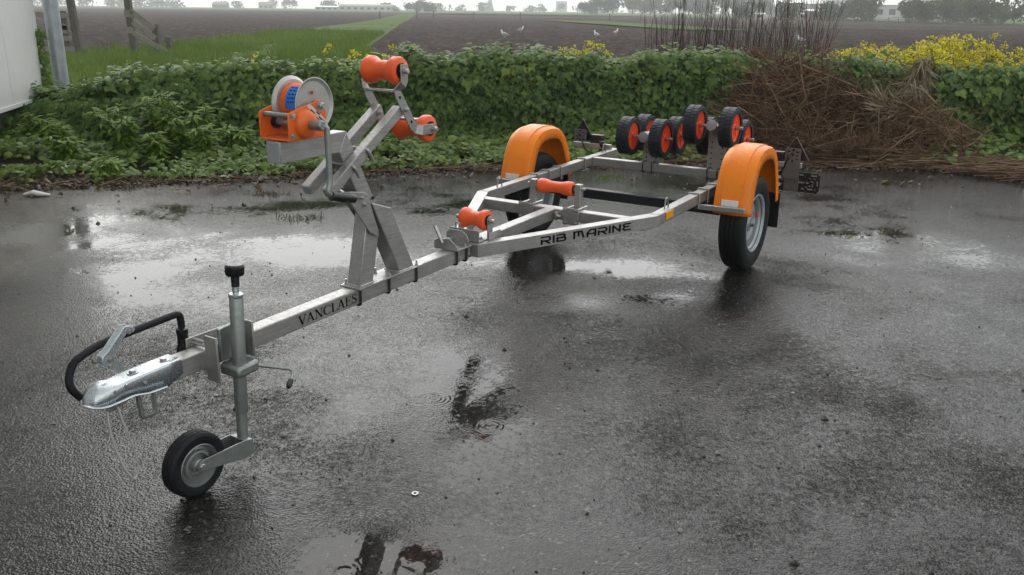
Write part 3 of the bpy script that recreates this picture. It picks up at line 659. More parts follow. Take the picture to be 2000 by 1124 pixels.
for k in range(5):
    a = R(20+72*k); MB().lathe([(0, .003), (.003, .002)], (.122+math.cos(a)*.050, -.1125, .1075+math.sin(a)*.050), (0, -1, 0), 8).build('rivet', 'bolt', jockey)
bolt((.122, -.1405, .1075), (0, -1, 0), .010, .006, 0, jockey)

# --- winch post
zb = D(1.17)
MB().hexa([(.992, -.062, D(.99)+.0006), (.992, .062, D(.99)+.0006), (.992, .062, D(.99)+.0086), (.992, -.062, D(.99)+.0086), (1.392, -.062, D(1.39)+.0006), (1.392, .062, D(1.39)+.0006), (1.392, .062, D(1.39)+.0086), (1.392, -.062, D(1.39)+.0086)])
post = MB().hexa([(.992, -.052, D(.99)+.0006), (.992, .052, D(.99)+.0006), (.992, .052, D(.99)+.0076), (.992, -.052, D(.99)+.0076), (1.392, -.052, D(1.39)+.0006), (1.392, .052, D(1.39)+.0006), (1.392, .052, D(1.39)+.0076), (1.392, -.052, D(1.39)+.0076)]).build('winch_post_base', 'steel', tr, bevel=.0015)
for xq in (1.012, 1.19, 1.372):
    ub = ubolt(xq, D(xq)+.009, D(xq)-TB-.0055, K+.0055, post, .0048, top=False, mat='darkbolt', nut=False)
    for s_ in (-1, 1): bolt((xq, s_*(K+.0055), D(xq)+.0076), (0, 0, 1), .0085, .008, .014, post, 'bolt')
MB().prism([(1.013, .4545), (1.096, .4555), (1.142, .655), (1.112, .73), (1.079, .745)], -.0325, .0325).build('front_strut', 'steel', tr, bevel=.004)
lowf = lambda z: 1.256-.5*(z-.462)
lowr = lambda z: 1.351-.5*(z-.465)
MB().prism([(1.2563, .4585), (1.353, .460), (lowr(.735), .735), (lowf(.775), .775)], -.0375, .0375).build('rear_strut', 'steel', tr, bevel=.004)
def weld(pts, rad=.0045, par=None):
    f = fillet(pts, .006, 2); q = [f[0]]
    for a_, b_ in zip(f, f[1:]):
        k_ = max(1, int((b_-a_).length/.003)); q += [a_+(b_-a_)*(i+1)/k_ for i in range(k_)]
    MB().tube(q, [rad*(1+.28*math.sin(i*1.7)+.12*math.sin(i*4.1)) for i in range(len(q))], 6).build('weld_bead', 'bolt', par or tr, ang=70)
zp = D(1.05)+.0085
weld([(1.011, -.034, zp), (1.099, -.034, zp+.001), (1.099, .034, zp+.001), (1.011, .034, zp), (1.011, -.034, zp)])
weld([(1.253, -.039, zp+.003), (1.356, -.039, zp+.004), (1.356, .039, zp+.004), (1.253, .039, zp+.003), (1.253, -.039, zp+.003)])
for s_ in (-1, 1):
    weld([(1.774, s_*.0325, ZR(1.774)-TH+.004), (1.774, s_*.0325, ZR(1.774)-.004)], .004)
    weld([(XB+.0305, s_*(W0+.0004), ZR(2.75)-.005), (XB+.0305, s_*(W0+.0004), ZR(2.75)-TH+.005)], .0028)
    weld([(XB+.0305, s_*(W0-.004), ZR(2.75)+.0004), (XB+.0305, s_*(W0-TW+.004), ZR(2.75)+.0004)], .0028)
    weld([(.978, s_*.0308, 1.064), (.9375, s_*.0308, .993)], .0022)
    weld([(2.603, s_*.031, ZR(2.6)-TH+.006), (2.603, s_*.031, ZR(2.6)-.006)], .004)
upr = lambda z: .978+(1.066-z)*.52
upf = lambda z: .938+(.99-z)*.52
MB().prism([(.978, 1.066), (.9375, .9905), (upf(.76), .76), (upr(.80), .80)], -.0305, .0305).build('upper_post', 'steel', tr, bevel=.004)
arm_w = MB().prism([(.645, .989), (.645, 1.062), (.9775, 1.0665), (.937, .9905)], -.031, .031).build('winch_arm', 'steel', tr, bevel=.003)
MB().box((.6435, 0, 1.0255), (.004, .058, .07)).build('end_cap', 'grey_cap', arm_w, bevel=.001)
pl_ = [(.946, .846), (1.040, .829), (1.060, .818), (1.072, .795), (1.165, .64), (1.118, .64), (1.011, .735), (.977, .780), (.943, .832)]
plr = [(.946, .846), (1.046, .829), (1.066, .815), (1.105, .705), (1.128, .632), (1.072, .660), (1.008, .742), (.977, .785), (.943, .834)]
for s_ in (-1, 1):
    pb = MB().prism(plr if s_ < 0 else [(x+.055, z) for x, z in plr], s_*.041, s_*.047).build('bracket_plate', 'steel', tr, bevel=.003)
    for q in ((1.028, .808), (1.042, .780), (.955, .832)): bolt((q[0]+(.05 if s_ > 0 else 0), s_*.0472, q[1]), (0, s_, 0), .0085, .007, .006, pb)
for q in ((1.062, .812), (1.082, .775), (.957, .832)): MB().tube([(q[0], -.041, q[1]), (q[0]+.045, .041, q[1])], .0055, 10).build('spacer_rod', 'bolt', tr)
# twin bars
bd = Vector((1.245-.845, 0, 1.110-.862)).normalized()
for s_ in (-1, 1):
    bar = MB().beam((.842, s_*.051, .858), (1.262, s_*.051, 1.122), .038, .040).build('roller_arm', 'steel', tr, bevel=.003)
    e0 = Vector((.842, s_*.051, .858)); d_ = (Vector((1.262, 0, 1.122))-Vector((.842, 0, .858))).normalized()
    MB().beam(e0-d_*.003, e0-d_*.0002, .034, .036).build('end_cap', 'grey_cap', bar)
for (c, hw) in (((.965, .935), .076), ((1.047, .9865), .076)):
    up_ = Vector((-d_.z, 0, d_.x)); c3 = Vector((c[0], 0, c[1])); fr = c3+up_*.026*0
    a_ = [c3+Vector((0, -hw, 0))-up_*.045, c3+Vector((0, -hw, 0))+up_*.012, c3+Vector((0, hw, 0))+up_*.012, c3+Vector((0, hw, 0))-up_*.045]
    MB().tube(fillet(a_, .018, 5), .0062, 10).build('u_bolt', 'steel', tr)
# rocking bracket with its two bow rollers
def strip(m, pts, wid, th):
    """flat bar following pts (x, y, z); width lies in the xz plane"""
    pts = [Vector(p) for p in pts]; k = len(m.v); n = len(pts)
    for i, p in enumerate(pts):
        d = (pts[min(i+1, n-1)]-pts[max(i-1, 0)]); dd = Vector((d.x, 0, d.z)).normalized(); wv = Vector((-dd.z, 0, dd.x))*wid/2
        for a_, b_ in ((-1, -1), (1, -1), (1, 1), (-1, 1)): m.v.append(tuple(p+wv*a_+Vector((0, th/2*b_, 0))))
    for i in range(n-1):
        for j in range(4): m.f.append((k+i*4+j, k+i*4+(j+1) % 4, k+(i+1)*4+(j+1) % 4, k+(i+1)*4+j))
    m.f.append((k+3, k+2, k+1, k)); m.f.append((k+(n-1)*4, k+(n-1)*4+1, k+(n-1)*4+2, k+(n-1)*4+3)); return m
def roller(c, half, r_end, r_mid, parent, pin, mat='roller', name='bow_roller', flat=.3):
    q = half; prof = [(-q, r_end*.80), (-q*.96, r_end*.93), (-q*.86, r_end), (-q*.62, r_end*.985), (-q*.34, r_mid*1.04), (-q*.24, r_mid), (q*.24, r_mid), (q*.34, r_mid*1.04), (q*.62, r_end*.985), (q*.86, r_end), (q*.96, r_end*.93), (q, r_end*.80)]
    o = MB().lathe(prof, c, (0, 1, 0), 40).build(name, mat, parent, ang=40)
    for s_ in (-1, 1):
        MB().lathe([(0, r_end*.55), (.0035, r_end*.55), (.004, r_end*.3)], (c[0], c[1]+s_*q, c[2]), (0, s_, 0), 24).build('bush', 'blackp', o)
        MB().lathe([(0, .012), (pin-half-.004, .012)], (c[0], c[1]+s_*(q+.002), c[2]), (0, s_, 0), 16).build('sleeve', 'bolt', o)
        MB().lathe([(0, .017), (.003, .017), (.003, .0095), (.018, .0095), (.020, .008)], (c[0], c[1]+s_*(pin+.005), c[2]), (0, s_, 0), 18).build('axle_pin', 'bolt', o)
        MB().tube([(c[0]-.010, c[1]+s_*(pin+.0135), c[2]+.010), (c[0]+.010, c[1]+s_*(pin+.0135), c[2]-.014)], .0022, 6).build('split_pin', 'bolt', o)
    return o
for s_ in (-1, 1):
    y1, y2 = s_*.096, s_*.076
    m = MB(); strip(m, [(1.244, y1, 1.298), (1.246, y1, 1.232), (1.236, y1, 1.222), (1.222, y2, 1.200), (1.232, y2, 1.182), (1.318, y2, 1.056), (1.338, y2, 1.040), (1.356, y1, 1.036), (1.436, y1, 1.034)], .040, .005)
    rb = m.build('rocker_plate', 'steel', tr, bevel=.001)
    bolt((1.272, s_*.079, 1.122), (0, s_, 0), .010, .008, .008, rb)
    for q in ((1.238, 1.172), (1.307, 1.072)): MB().lathe([(0, .006), (.0006, .006)], (q[0], s_*.0786, q[1]), (0, s_, 0), 14).build('bolt_hole', 'ink', rb)
for s_ in (-1, 1): bolt((1.240, s_*.0315, 1.106), (0, -s_, 0), .0105, .008, .006, tr)
MB().tube([(1.222, -.076, 1.196), (1.222, .076, 1.196)], .006, 10).build('spacer_rod', 'bolt', tr)
MB().tube([(1.345, -.076, 1.075), (1.345, .076, 1.075)], .006, 10).build('spacer_rod', 'bolt', tr)
roller((1.244, 0, 1.272), .083, .054, .038, tr, .094)
roller((1.424, 0, 1.034), .083, .054, .038, tr, .094)

# --- winch
wn = MB()
npl = [(.655, 1.072), (.838, 1.072), (.842, 1.10), (.834, 1.172), (.824, 1.196), (.806, 1.196), (.70, 1.172), (.664, 1.163), (.655, 1.155)]
wn.prism(npl, -.068, -.064); wn.prism(npl, .068, .072)
wn.prism([(.655, 1.066), (.838, 1.066), (.838, 1.0715), (.655, 1.0715)], -.064, .068)
winch = wn.build('winch_frame', 'winch_orange', tr, bevel=.002)
MB().lathe([(0, .050), (.014, .047), (.022, .038), (.025, .026), (.025, 0)], (.732, -.068, 1.120), (0, -1, 0), 32).build('gear_cover', 'winch_orange', winch)
SC = (.800, 0, 1.178)
for yq, s_ in ((-.046, -1), (.052, 1)):
    MB().lathe([(-.004*s_, .012), (-.004*s_, .082), (.004*s_, .092), (.007*s_, .094), (.008*s_, .091), (.001*s_, .080), (.0, .012)], (SC[0], yq, SC[2]), (0, 1, 0), 48, closed=True).build('spool_disc', 'spool', winch, ang=30)
MB().lathe([(0, .070), (.086, .070)], (SC[0], -.04, SC[2]), (0, 1, 0), 48).build('strap_roll', 'strap', winch)
bm = MB()
for i in range(10):
    a0 = R(120+i*7); a1 = R(120+(i+1)*7)
    q = [(SC[0]+math.cos(a)*r_, SC[2]+math.sin(a)*r_) for a, r_ in ((a0, .0705), (a1, .0705), (a1, .0725), (a0, .0725))]
    bm.prism(q, -.040, .018)
bm.build('strap_label', 'blue', winch)
pm = MB()
for i in range(5):
    for k in range(3):
        a = R(127+i*11); pm.box((SC[0]+math.cos(a)*.0727, -.030+k*.016, SC[2]+math.sin(a)*.0727), (.002, .009, .0035), Matrix.Rotation(-(a), 3, 'Y'))
pm.build('label_print', 'ink', winch, smooth=False)
MB().box((SC[0]-.01, -.0532, SC[2]+.042), (.011, .0012, .011)).build('square_hole', 'red_refl', winch)
MB().tube([(.678, -.070, 1.150), (.678, .074, 1.150)], .009, 14).build('cross_rod', 'galv', winch)
MB().tube([(.725, -.066, 1.118), (.725, .070, 1.118)], .0105, 14).build('cross_rod', 'galv', winch)
MB().lathe([(0, .022), (.012, .022)], (.725, .055, 1.118), (0, 1, 0), 20).build('pawl_ring', 'blackp', winch)
for q in ((.678, 1.150, .008), (.672, 1.084, .007), (.812, 1.174, .013)): bolt((q[0], -.0685, q[1]), (0, -1, 0), q[2], q[2]*.8, .006 if q[2] > .01 else 0, winch)
MB().prism([(.744, 1.178), (.762, 1.184), (.842, 1.118), (.842, 1.096)], -.0692, -.0684).build('maker_label', 'sticker', winch)
pm = MB()
for x0, z0, l_ in ((.762, 1.166, .024), (.790, 1.156, .018), (.818, 1.126, .016), (.80, 1.139, .02)):
    dd = Vector((.08, 0, -.066)).normalized(); pm.beam((x0, -.0696, z0), Vector((x0, -.0696, z0))+dd*l_, .0006, .0045)
pm.build('label_print', 'ink', winch, smooth=False)
MB().lathe([(0, .012), (.02, .018), (.062, .018), (.066, .014), (.066, 0)], (.735, -.086, 1.118), (-.02, -1, .02), 20).build('crank_boss', 'galv', winch)
MB().tube(fillet([(.732, -.138, 1.120), (.752, -.150, 1.112), (.752, -.152, .925), (.738, -.152, .885), (.765, -.156, .872)], .022, 6), .0105, 14).build('crank_arm', 'galv', winch)
MB().lathe([(0, .013), (.004, .0165), (.05, .0175), (.095, .0175), (.118, .016), (.126, .010), (.128, 0)], (.748, -.156, .8755), (.97, -.03, -.24), 20).build('crank_grip', 'blackp', winch)
MB().tube([(.89, -.005, 1.205), (.915, -.005, 1.18)], .006, 8).build('strap_hook', 'galv', winch)
MB().tube(fillet([(.892, .0, 1.215), (.908, .0, 1.20), (.918, .0, 1.175), (.902, .0, 1.165)], .01, 3), .0055, 8).build('strap_hook', 'galv', winch)

# --- coupling bracket with lever, bow stop roller
zq = D(1.72)+.001
cb = MB(); cb.box((1.722, .008, zq+.0028), (.150, .130, .005))
cbo = cb.build('tilt_bracket', 'steel', tr, bevel=.001)
def plate_x(x, pts, th=.005, name='bracket_plate', par=None): return MB().prism(pts, x, x+th, 'x').build(name, 'steel', par or cbo, bevel=.002)
plate_x(1.645, [(-.057, zq), (.073, zq), (.073, zq+.034), (.058, zq+.047), (-.012, zq+.054), (-.045, zq+.032), (-.057, zq+.016)])
plate_x(1.735, [(-.057, zq+.002), (.068, zq+.002), (.068, zq+.06), (.05, zq+.075), (-.02, zq+.075), (-.048, zq+.055), (-.057, zq+.03)])
MB().tube([(1.640, .03, zq+.033), (1.80, .03, zq+.033)], .0075, 12).build('pull_pin', 'bolt', cbo)
MB().tube([(1.668+i*.0035, .03+.011*math.cos(i*1.05), zq+.033+.011*math.sin(i*1.05)) for i in range(12)], .0016, 6).build('spring', 'bolt', cbo)
MB().tube([(1.643, .024, zq+.030), (1.640, .062, zq+.105)], .0078, 12).build('pull_handle', 'bolt', cbo)
for xq in (1.67, 1.73): bolt((xq, -.043, zq+.0054), (0, 0, 1), .0085, .007, .008, cbo)
for xq in (1.672, 1.748):
    u_ = ubolt(xq, D(xq)+.002, D(xq)-TB-.006, K+.006, cbo, .0052, top=False, mat='darkbolt', nut=False)
zn = ZR(1.85)+.0005
bs = MB().box((1.865, .01, zn+.003), (.135, .165, .005)).build('roller_bracket', 'steel', tr, bevel=.001)
MB().prism([(-.072, zn), (.095, zn), (.095, zn+.050), (.088, zn+.056), (-.066, zn+.056), (-.072, zn+.050)], 1.798, 1.803, 'x').build('bracket_plate', 'steel', bs, bevel=.001)
MB().prism([(1.86, zn+.002), (1.965, zn+.002), (1.965, zn+.03), (1.955, zn+.036), (1.86, zn+.036)], -.088, -.083).build('bracket_plate', 'steel', bs, bevel=.001)
MB().tube(fillet([(1.798, .03, zn+.045), (1.79, .03, zn+.085), (1.79, .055, zn+.085), (1.798, .055, zn+.045)], .012, 4), .0025, 8).build('ring_clip', 'bolt', bs)
for s_ in (-1, 1):
    MB().prism([(1.872, zn+.006), (1.915, zn+.006), (1.915, zn+.098), (1.905, zn+.108), (1.882, zn+.108), (1.872, zn+.098)], .012+s_*.080, .012+s_*.085).build('roller_ear', 'steel', bs, bevel=.001)
roller((1.893, .012, zn+.086), .071, .049, .036, tr, .082, name='keel_roller')
bolt((1.85, -.05, zn+.006), (0, 0, 1), .009, .007, .004, bs)

# --- middle keel roller on two posts
for yq in (.152, -.128):
    xq = 2.684
    MB().beam((xq, yq, ZR(2.66)-.05), (xq, yq, ZR(2.66)+.128), .036, .036).build('roller_post', 'steel', tr, bevel=.003)
    pp = MB().prism([(yq-.048, ZR(2.6)-.078), (yq+.048, ZR(2.6)-.078), (yq+.048, ZR(2.6)+.014), (yq-.048, ZR(2.6)+.014)], 2.595, 2.6005, 'x').build('clamp_plate', 'steel', tr, bevel=.003)
    for a_ in (-.032, .032):
        for b_ in (-.068, .004):
            bolt((2.5945, yq+a_, ZR(2.6)+b_), (-1, 0, 0), .0085, .007, .006, pp)
            if b_ > 0: MB().tube([(2.60, yq+a_, ZR(2.6)+b_), (2.725, yq+a_, ZR(2.6)+b_)], .0055, 8).build('clamp_bolt', 'bolt', pp)
    s_ = 1 if yq > 0 else -1
    bolt((2.684, yq+s_*.0185, .585), (0, s_, 0), .012, .009, .012, tr)
roller((2.684, .012, .578), .108, .040, .031, tr, .116, name='keel_roller')
MB().box((2.585, -.050, ZR(2.58)-.036), (.036, .010, .046)).build('pivot_lug', 'steel', tr, bevel=.008)
bolt((2.582, -.056, ZR(2.58)-.036), (0, -1, 0), .0115, .009, .014, tr)

# --- rear multi-roller cradles
RW = .121
def roll_wheel(c, par):
    prof = [(-.042, .092), (-.042, .115), (-.037, .121), (-.028, .1245), (.028, .1245), (.037, .121), (.042, .115), (.042, .092)]
    o = MB().lathe(prof, (0, 0, 0), (0, 1, 0), 48, closed=True).build('roller_tyre', 'tread', par, ang=28); o.location = c
    tm = MB()
    for i in range(32):
        for sgn in (-1, 1):
            a = 2*math.pi*(i+(.5 if sgn > 0 else 0))/32
            tm.box((math.cos(a)*.1245, sgn*.0205, math.sin(a)*.1245), (.0075, .037, .0205), Matrix.Rotation(-a, 3, 'Y'))
    tm.build('tread_block', 'tread', o)['kind'] = 'stuff'
    m = MB()
    m.lathe([(-.031, .094), (-.031, .090), (-.029, .086), (-.027, .03), (-.033, .022), (-.034, .012), (.034, .012), (.033, .022), (.027, .03), (.029, .086), (.031, .090), (.031, .094)], (0, 0, 0), (0, 1, 0), 40, closed=True)
    for k in range(8):
        a = 2*math.pi*k/8+.2
        for sgn in (-1, 1): m.box((math.cos(a)*.055, sgn*.0285, math.sin(a)*.055), (.060, .006, .006), Matrix.Rotation(-a, 3, 'Y'))
    m.build('roller_rim', 'red_rim', o, ang=30)
    for sgn in (-1, 1): MB().lathe([(0, .014), (.004, .014), (.004, .009), (.014, .009)], (0, sgn*.034, 0), (0, sgn, 0), 14).build('hub_nut', 'darkbolt', o)
    return o
def cradle(yc, zc, tilt, hole_rows):
    e = MB().tube([(-.165, 0, 0), (.165, 0, 0)], .0345, 24).build('cradle_tube', 'steel', tr); e.location = (4.198, yc, zc); e.rotation_euler = (0, R(tilt), 0)
    for s_ in (-1, 1): MB().lathe([(0, .036), (.004, .036), (.006, .033)], (s_*.165, 0, 0), (s_, 0, 0), 24).build('end_cap', 'grey_cap', e)
    for xq in (-.145, .14):
        MB().tube([(xq, -.20, 0), (xq, .20, 0)], .0105, 12).build('cradle_axle', 'bolt', e)
        for s_ in (-1, 1): roll_wheel((xq, s_*.118, 0), e)
    pm = MB(); wdt = .062
    p = MB().prism([(yc-wdt, .385), (yc+wdt, .385), (yc+wdt, zc-.03), (yc+wdt*.8, zc+.012), (yc-wdt*.8, zc+.012), (yc-wdt, zc-.03)], 4.189, 4.195, 'x').build('cradle_plate', 'steel', tr, bevel=.001)
    MB().prism([(4.195, .385), (4.235, .385), (4.235, zc-.045), (4.195, zc-.02)], yc+wdt-.006, yc+wdt-.001).build('cradle_flange', 'steel', p)
    for r_ in range(hole_rows):
        for s_ in (-1, 1): MB().lathe([(0, .0055), (.0006, .0055)], (4.1889, yc+s_*.036, .535+r_*.036), (-1, 0, 0), 10).build('bolt_hole', 'ink', p)
    for s_ in (-1, 1):
        y_ = yc+s_*.034; xq = 4.156
        MB().tube(fillet([(4.196, y_, ZR(4.15)+.004), (4.1225, y_, ZR(4.15)+.004), (4.1225, y_, ZR(4.15)-TH-.006), (4.196, y_, ZR(4.15)-TH-.006)], .008, 3), .0045, 8).build('u_bolt', 'darkbolt', p)
        bolt((4.1885, y_, .418), (-1, 0, 0), .006, .004, 0, p, 'white_refl', False)
cradle(.092, .688, 2, 3)
cradle(-.372, .748, 21, 5)

# --- rear light boards
def light(sgn):
    b = MB().beam((4.50, sgn*(W0-.02), .530), (4.50, sgn*.86, .530), .035, .035, (1, 0, 0)).build('light_bar', 'steel', tr, bevel=.003)
    yc = sgn*.80
    p = MB().prism([(yc-.052, .44 if sgn < 0 else .555), (yc+.052, .44 if sgn < 0 else .555), (yc+.052, .638), (yc+.044, .646), (yc-.044, .646), (yc-.052, .638)], 4.478, 4.482, 'x').build('light_bracket', 'bracket', b, bevel=.001)
    for s_ in (-1, 1):
        for zz in (.572, .597, .622): MB().box((4.4774, yc+s_*.028, zz), (.0012, .020, .006)).build('slot', 'ink', p)
    for zz in (.56, .602, .635): MB().lathe([(0, .007), (.001, .007)], (4.4779, yc, zz), (-1, 0, 0), 12).build('bolt_hole', 'ink', p)
    MB().prism([(yc-.10, .560), (yc+.10, .560), (yc+.005, .712), (yc-.005, .712)], 4.518, 4.530, 'x').build('triangle_back', 'blackp', b, bevel=.003)
    MB().prism([(yc-.088, .566), (yc+.088, .566), (yc+.004, .700), (yc-.004, .700)], 4.5305, 4.536, 'x').build('triangle_reflector', 'red_refl', b)
    MB().box((4.53, yc-sgn*.12, .575), (.05, .10, .07)).build('lamp_housing', 'blackp', b, bevel=.008)
    MB().box((4.558, yc-sgn*.12, .575), (.006, .095, .066)).build('lamp_lens', 'red_refl', b, bevel=.003)
    MB().tube(fillet([(4.476, yc+.008, .628), (4.455, yc+.02, .60), (4.455, yc+sgn*-.035, .56), (4.46, yc+sgn*-.05, .50), (4.50, yc-sgn*.10, .47), (4.53, yc-sgn*.14, .46)], .03, 5), .006, 8).build('lamp_cable', 'blackp', b)
    return b
bl = light(-1); bfar = light(1)
MB().lathe([(0, .022), (.02, .026), (.03, .018), (.05, .008)], (4.45, .60, .575), (0, 0, -1), 16).build('side_marker', 'blackp', bfar)
# number plate board: slotted plastic panel
pm = MB(); NX, NZ = 52, 13; y0, y1, z0, z1 = -.475, -.985, .352, .486
slots = set()
rs = random.Random(4)
for (i, j, di, dj) in [(46, 7, 2, 1), (43, 6, 2, 1), (38, 6, 4, 1), (50, 5, 1, 3), (46, 11, 4, 1), (34, 3, 1, 2), (34, 8, 1, 3), (36, 9, 1, 2), (44, 2, 4, 1), (38, 11, 3, 1), (40, 2, 2, 1), (48, 9, 1, 1), (47, 4, 1, 2), (34, 11, 1, 1), (49, 2, 1, 1), (30, 2, 1, 1), (26, 10, 2, 2), (22, 6, 2, 1), (16, 9, 3, 1), (10, 6, 4, 1), (10, 11, 4, 1), (4, 5, 1, 3), (14, 3, 3, 1), (26, 7, 1, 1), (26, 4, 1, 1), (45, 9, 1, 1), (45, 4, 1, 1), (43, 3, 1, 1)]:
    for a in range(di):
        for b in range(dj): slots.add((i+a, j+b))
gv = {}
def gidx(i, j, k):
    key = (i, j, k)
    if key not in gv: gv[key] = len(pm.v); pm.v.append((4.512+.004*k, y0+(y1-y0)*i/NX, z0+(z1-z0)*j/NZ))
    return gv[key]
solid = lambda i, j: 0 <= i < NX and 0 <= j < NZ and (i, j) not in slots and (i, j) not in {(0, 0), (NX-1, 0), (0, NZ-1), (NX-1, NZ-1)}
for i in range(NX):
    for j in range(NZ):
        if not solid(i, j): continue
        pm.f.append((gidx(i, j, 0), gidx(i, j+1, 0), gidx(i+1, j+1, 0), gidx(i+1, j, 0))); pm.f.append((gidx(i, j, 1), gidx(i+1, j, 1), gidx(i+1, j+1, 1), gidx(i, j+1, 1)))
        for (di, dj, e0, e1) in ((-1, 0, (i, j), (i, j+1)), (1, 0, (i+1, j+1), (i+1, j)), (0, -1, (i+1, j), (i, j)), (0, 1, (i, j+1), (i+1, j+1))):
            if not solid(i+di, j+dj): pm.f.append((gidx(*e0, 0), gidx(*e0, 1), gidx(*e1, 1), gidx(*e1, 0)))
pb = pm.build('number_plate_board', 'blackp', tr, smooth=False)
for zz in (.39, .44): MB().lathe([(0, .012), (.002, .012), (.002, .006), (.003, .006)], (4.5115, -.718, zz), (-1, 0, 0), 18).build('plate_clip', 'white_refl', pb)
MB().box((4.505, -.80, .40), (.012, .10, .09)).build('light_bracket', 'bracket', tr, bevel=.003)
MB().beam((4.50, -.545, .50), (4.50, -.545, .545), .03, .03).build('light_stay', 'steel', tr)

exec_bg = True
# ================================================================== surroundings
def T2W(x, y): return (TX+math.cos(PHI)*x-math.sin(PHI)*y, TY+math.sin(PHI)*x+math.cos(PHI)*y)
# --- white building on the left, raised on a dark base, with a steel pole at its corner
bd_ = Vector((.2115, -.9774, 0)); bl_ = Vector((-.9774, -.2115, 0)); c0 = Vector((-5.50, 10.44, 0))
bld = empty('white_building', c0); tag(bld, 'white panelled building raised above ivy beside the yard', 'building')
def frame(m, x0, x1, d0, d1, z0, z1):   # along wall, into building, up
    pts = [(x0, d0), (x1, d0), (x1, d1), (x0, d1)]
    m.add([tuple(bd_*a+bl_*b+Vector((0, 0, z))) for z in (z0, z1) for a, b in pts], [(0, 3, 2, 1), (4, 5, 6, 7), (0, 1, 5, 4), (1, 2, 6, 5), (2, 3, 7, 6), (3, 0, 4, 7)]); return m
for i in range(12): frame(MB(), i*1.2+.003, (i+1)*1.2-.003, 0, .05, .50, 7.4).build('wall_panel', 'wall', bld, smooth=False)
frame(MB(), 0, 14.4, .051, 5, .50, 7.4).build('wall', 'wall', bld, smooth=False)
frame(MB(), -.02, 14.42, -.02, 5.02, .455, .498).build('base_rail', 'wall', bld, smooth=False, bevel=.004)
frame(MB(), .1, 14.3, .12, 4.9, .0, .454).build('plinth', 'trim', bld, smooth=False)
frame(MB(), -.25, 14.65, -.35, 5.3, 7.402, 7.6).build('roof', 'trim', bld, smooth=False)
pole = MB().lathe([(-.3, .11), (0.02, .11), (.022, .085), (7.39, .085)], (-5.40, 10.62, 0), (0, 0, 1), 28).build('steel_pole', 'pole', ang=30)
tag(pole, 'round grey galvanised pole at the corner of the white building', 'pole')

# --- ivy hedge
hx = [-8, -5.2, -4.4, -3.4, -2.2, -.5, 1, 2.3, 4, 5.2, 7, 10]
hfy = [9.6, 9.6, 9.55, 9.55, 9.65, 9.85, 9.95, 9.95, 10.0, 9.9, 9.5, 8.9]
htz = [.40, .48, .70, .84, .88, .95, .97, .96, .88, .95, .98, .98]
HF = lambda x: np.interp(x, hx, hfy); HT = lambda x: np.interp(x, hx, htz)
def hedge_pt(x, v):
    """v 0..1 front foot -> top -> back; returns point, normal"""
    f, t_ = HF(x), HT(x); slope = np.interp(x, [-5.5, -3.6, -1.5, 0, 10], [.55, .55, .35, .16, .14])
    yv = np.interp(v, [0, .5, .62, .70, .9, 1], [0, 0, .10, .30, .85, 1.0]); zv = np.interp(v, [0, .5, .62, .70, .9, 1], [0, .86, .985, 1.0, .92, .45])
    y = f+yv*.9-slope*(1-np.clip(v/.5, 0, 1)); z = zv*t_
    nz = np.interp(v, [0, .45, .6, .72, .9, 1], [.25, .15, .7, 1, .7, .2]); ny = np.interp(v, [0, .45, .6, .72, .9, 1], [-1, -1, -.75, 0, .6, 1])
    lump = (fbm(x*1.7+3, v*6+x*.3, 4)-.47)*.55+(fbm(x*6, v*16, 3)-.45)*.20
    N = nrmz(np.stack([np.zeros_like(x), ny, nz+slope*.4], 1))
    return np.stack([x, y, z], 1)+N*lump[:, None], N
hedge = empty('ivy_hedge', (0, 0, 0)); tag(hedge, 'long hedge densely overgrown with dark green ivy behind the yard', 'hedge')
gx, gv_ = np.meshgrid(np.linspace(-8, 10, 220), np.linspace(0, 1, 26)); pts, nn_ = hedge_pt(gx.ravel(), gv_.ravel()); pts = pts-nn_*.10
r_, c_ = gx.shape; ii = np.arange(r_*c_).reshape(r_, c_); Fq = np.stack([ii[:-1, :-1], ii[:-1, 1:], ii[1:, 1:], ii[1:, :-1]], -1).reshape(-1, 4)
np_mesh('hedge_stems', pts, Fq, 'core', hedge, smooth=True)
def ivy_set(n, xr, vr, size, jit=.7):
    x = rng.uniform(*xr, n); v = rng.uniform(*vr, n); P, N = hedge_pt(x, v); P = P+N*np.where(rng.random((n, 1)) < .12, rng.uniform(.03, .13, (n, 1)), rng.uniform(-.09, .05, (n, 1)))
    N = nrmz(N+rng.normal(0, .42, (n, 3))*jit+np.array([0, -.15, .25])); T = np.stack([rng.normal(0, .6, n), -.35+rng.normal(0, .3, n), -.9+rng.normal(0, .4, n)], 1)
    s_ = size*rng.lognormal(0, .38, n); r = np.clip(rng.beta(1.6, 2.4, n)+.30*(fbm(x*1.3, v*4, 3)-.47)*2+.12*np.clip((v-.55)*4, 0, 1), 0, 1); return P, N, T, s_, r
P, N, T_, s_, r = ivy_set(70000, (-6.4, 8.5), (0, .95), .051)
scatter('ivy_leaves', P, N, T_, s_, IVY, 'ivy', hedge, r)['kind'] = 'stuff'
var = []
for k in range(10):
    V, F, nt_ = leaf_arrays([(0, 0, 0)], [(0, 0, 1)], [(0, 1, 0)], [1], IVY[0]*np.array([1+.1*(k % 3-1), 1, 1+.4*(k % 4)]), IVY[1])
    o = np_mesh('leaf', V, F, 'ivy', None, np.full(nt_, .12+.085*k)); var.append(o.data); bpy.data.objects.remove(o)
P, N, T_, s_, r = ivy_set(300, (-4.3, 6.2), (.10, .72), .058)
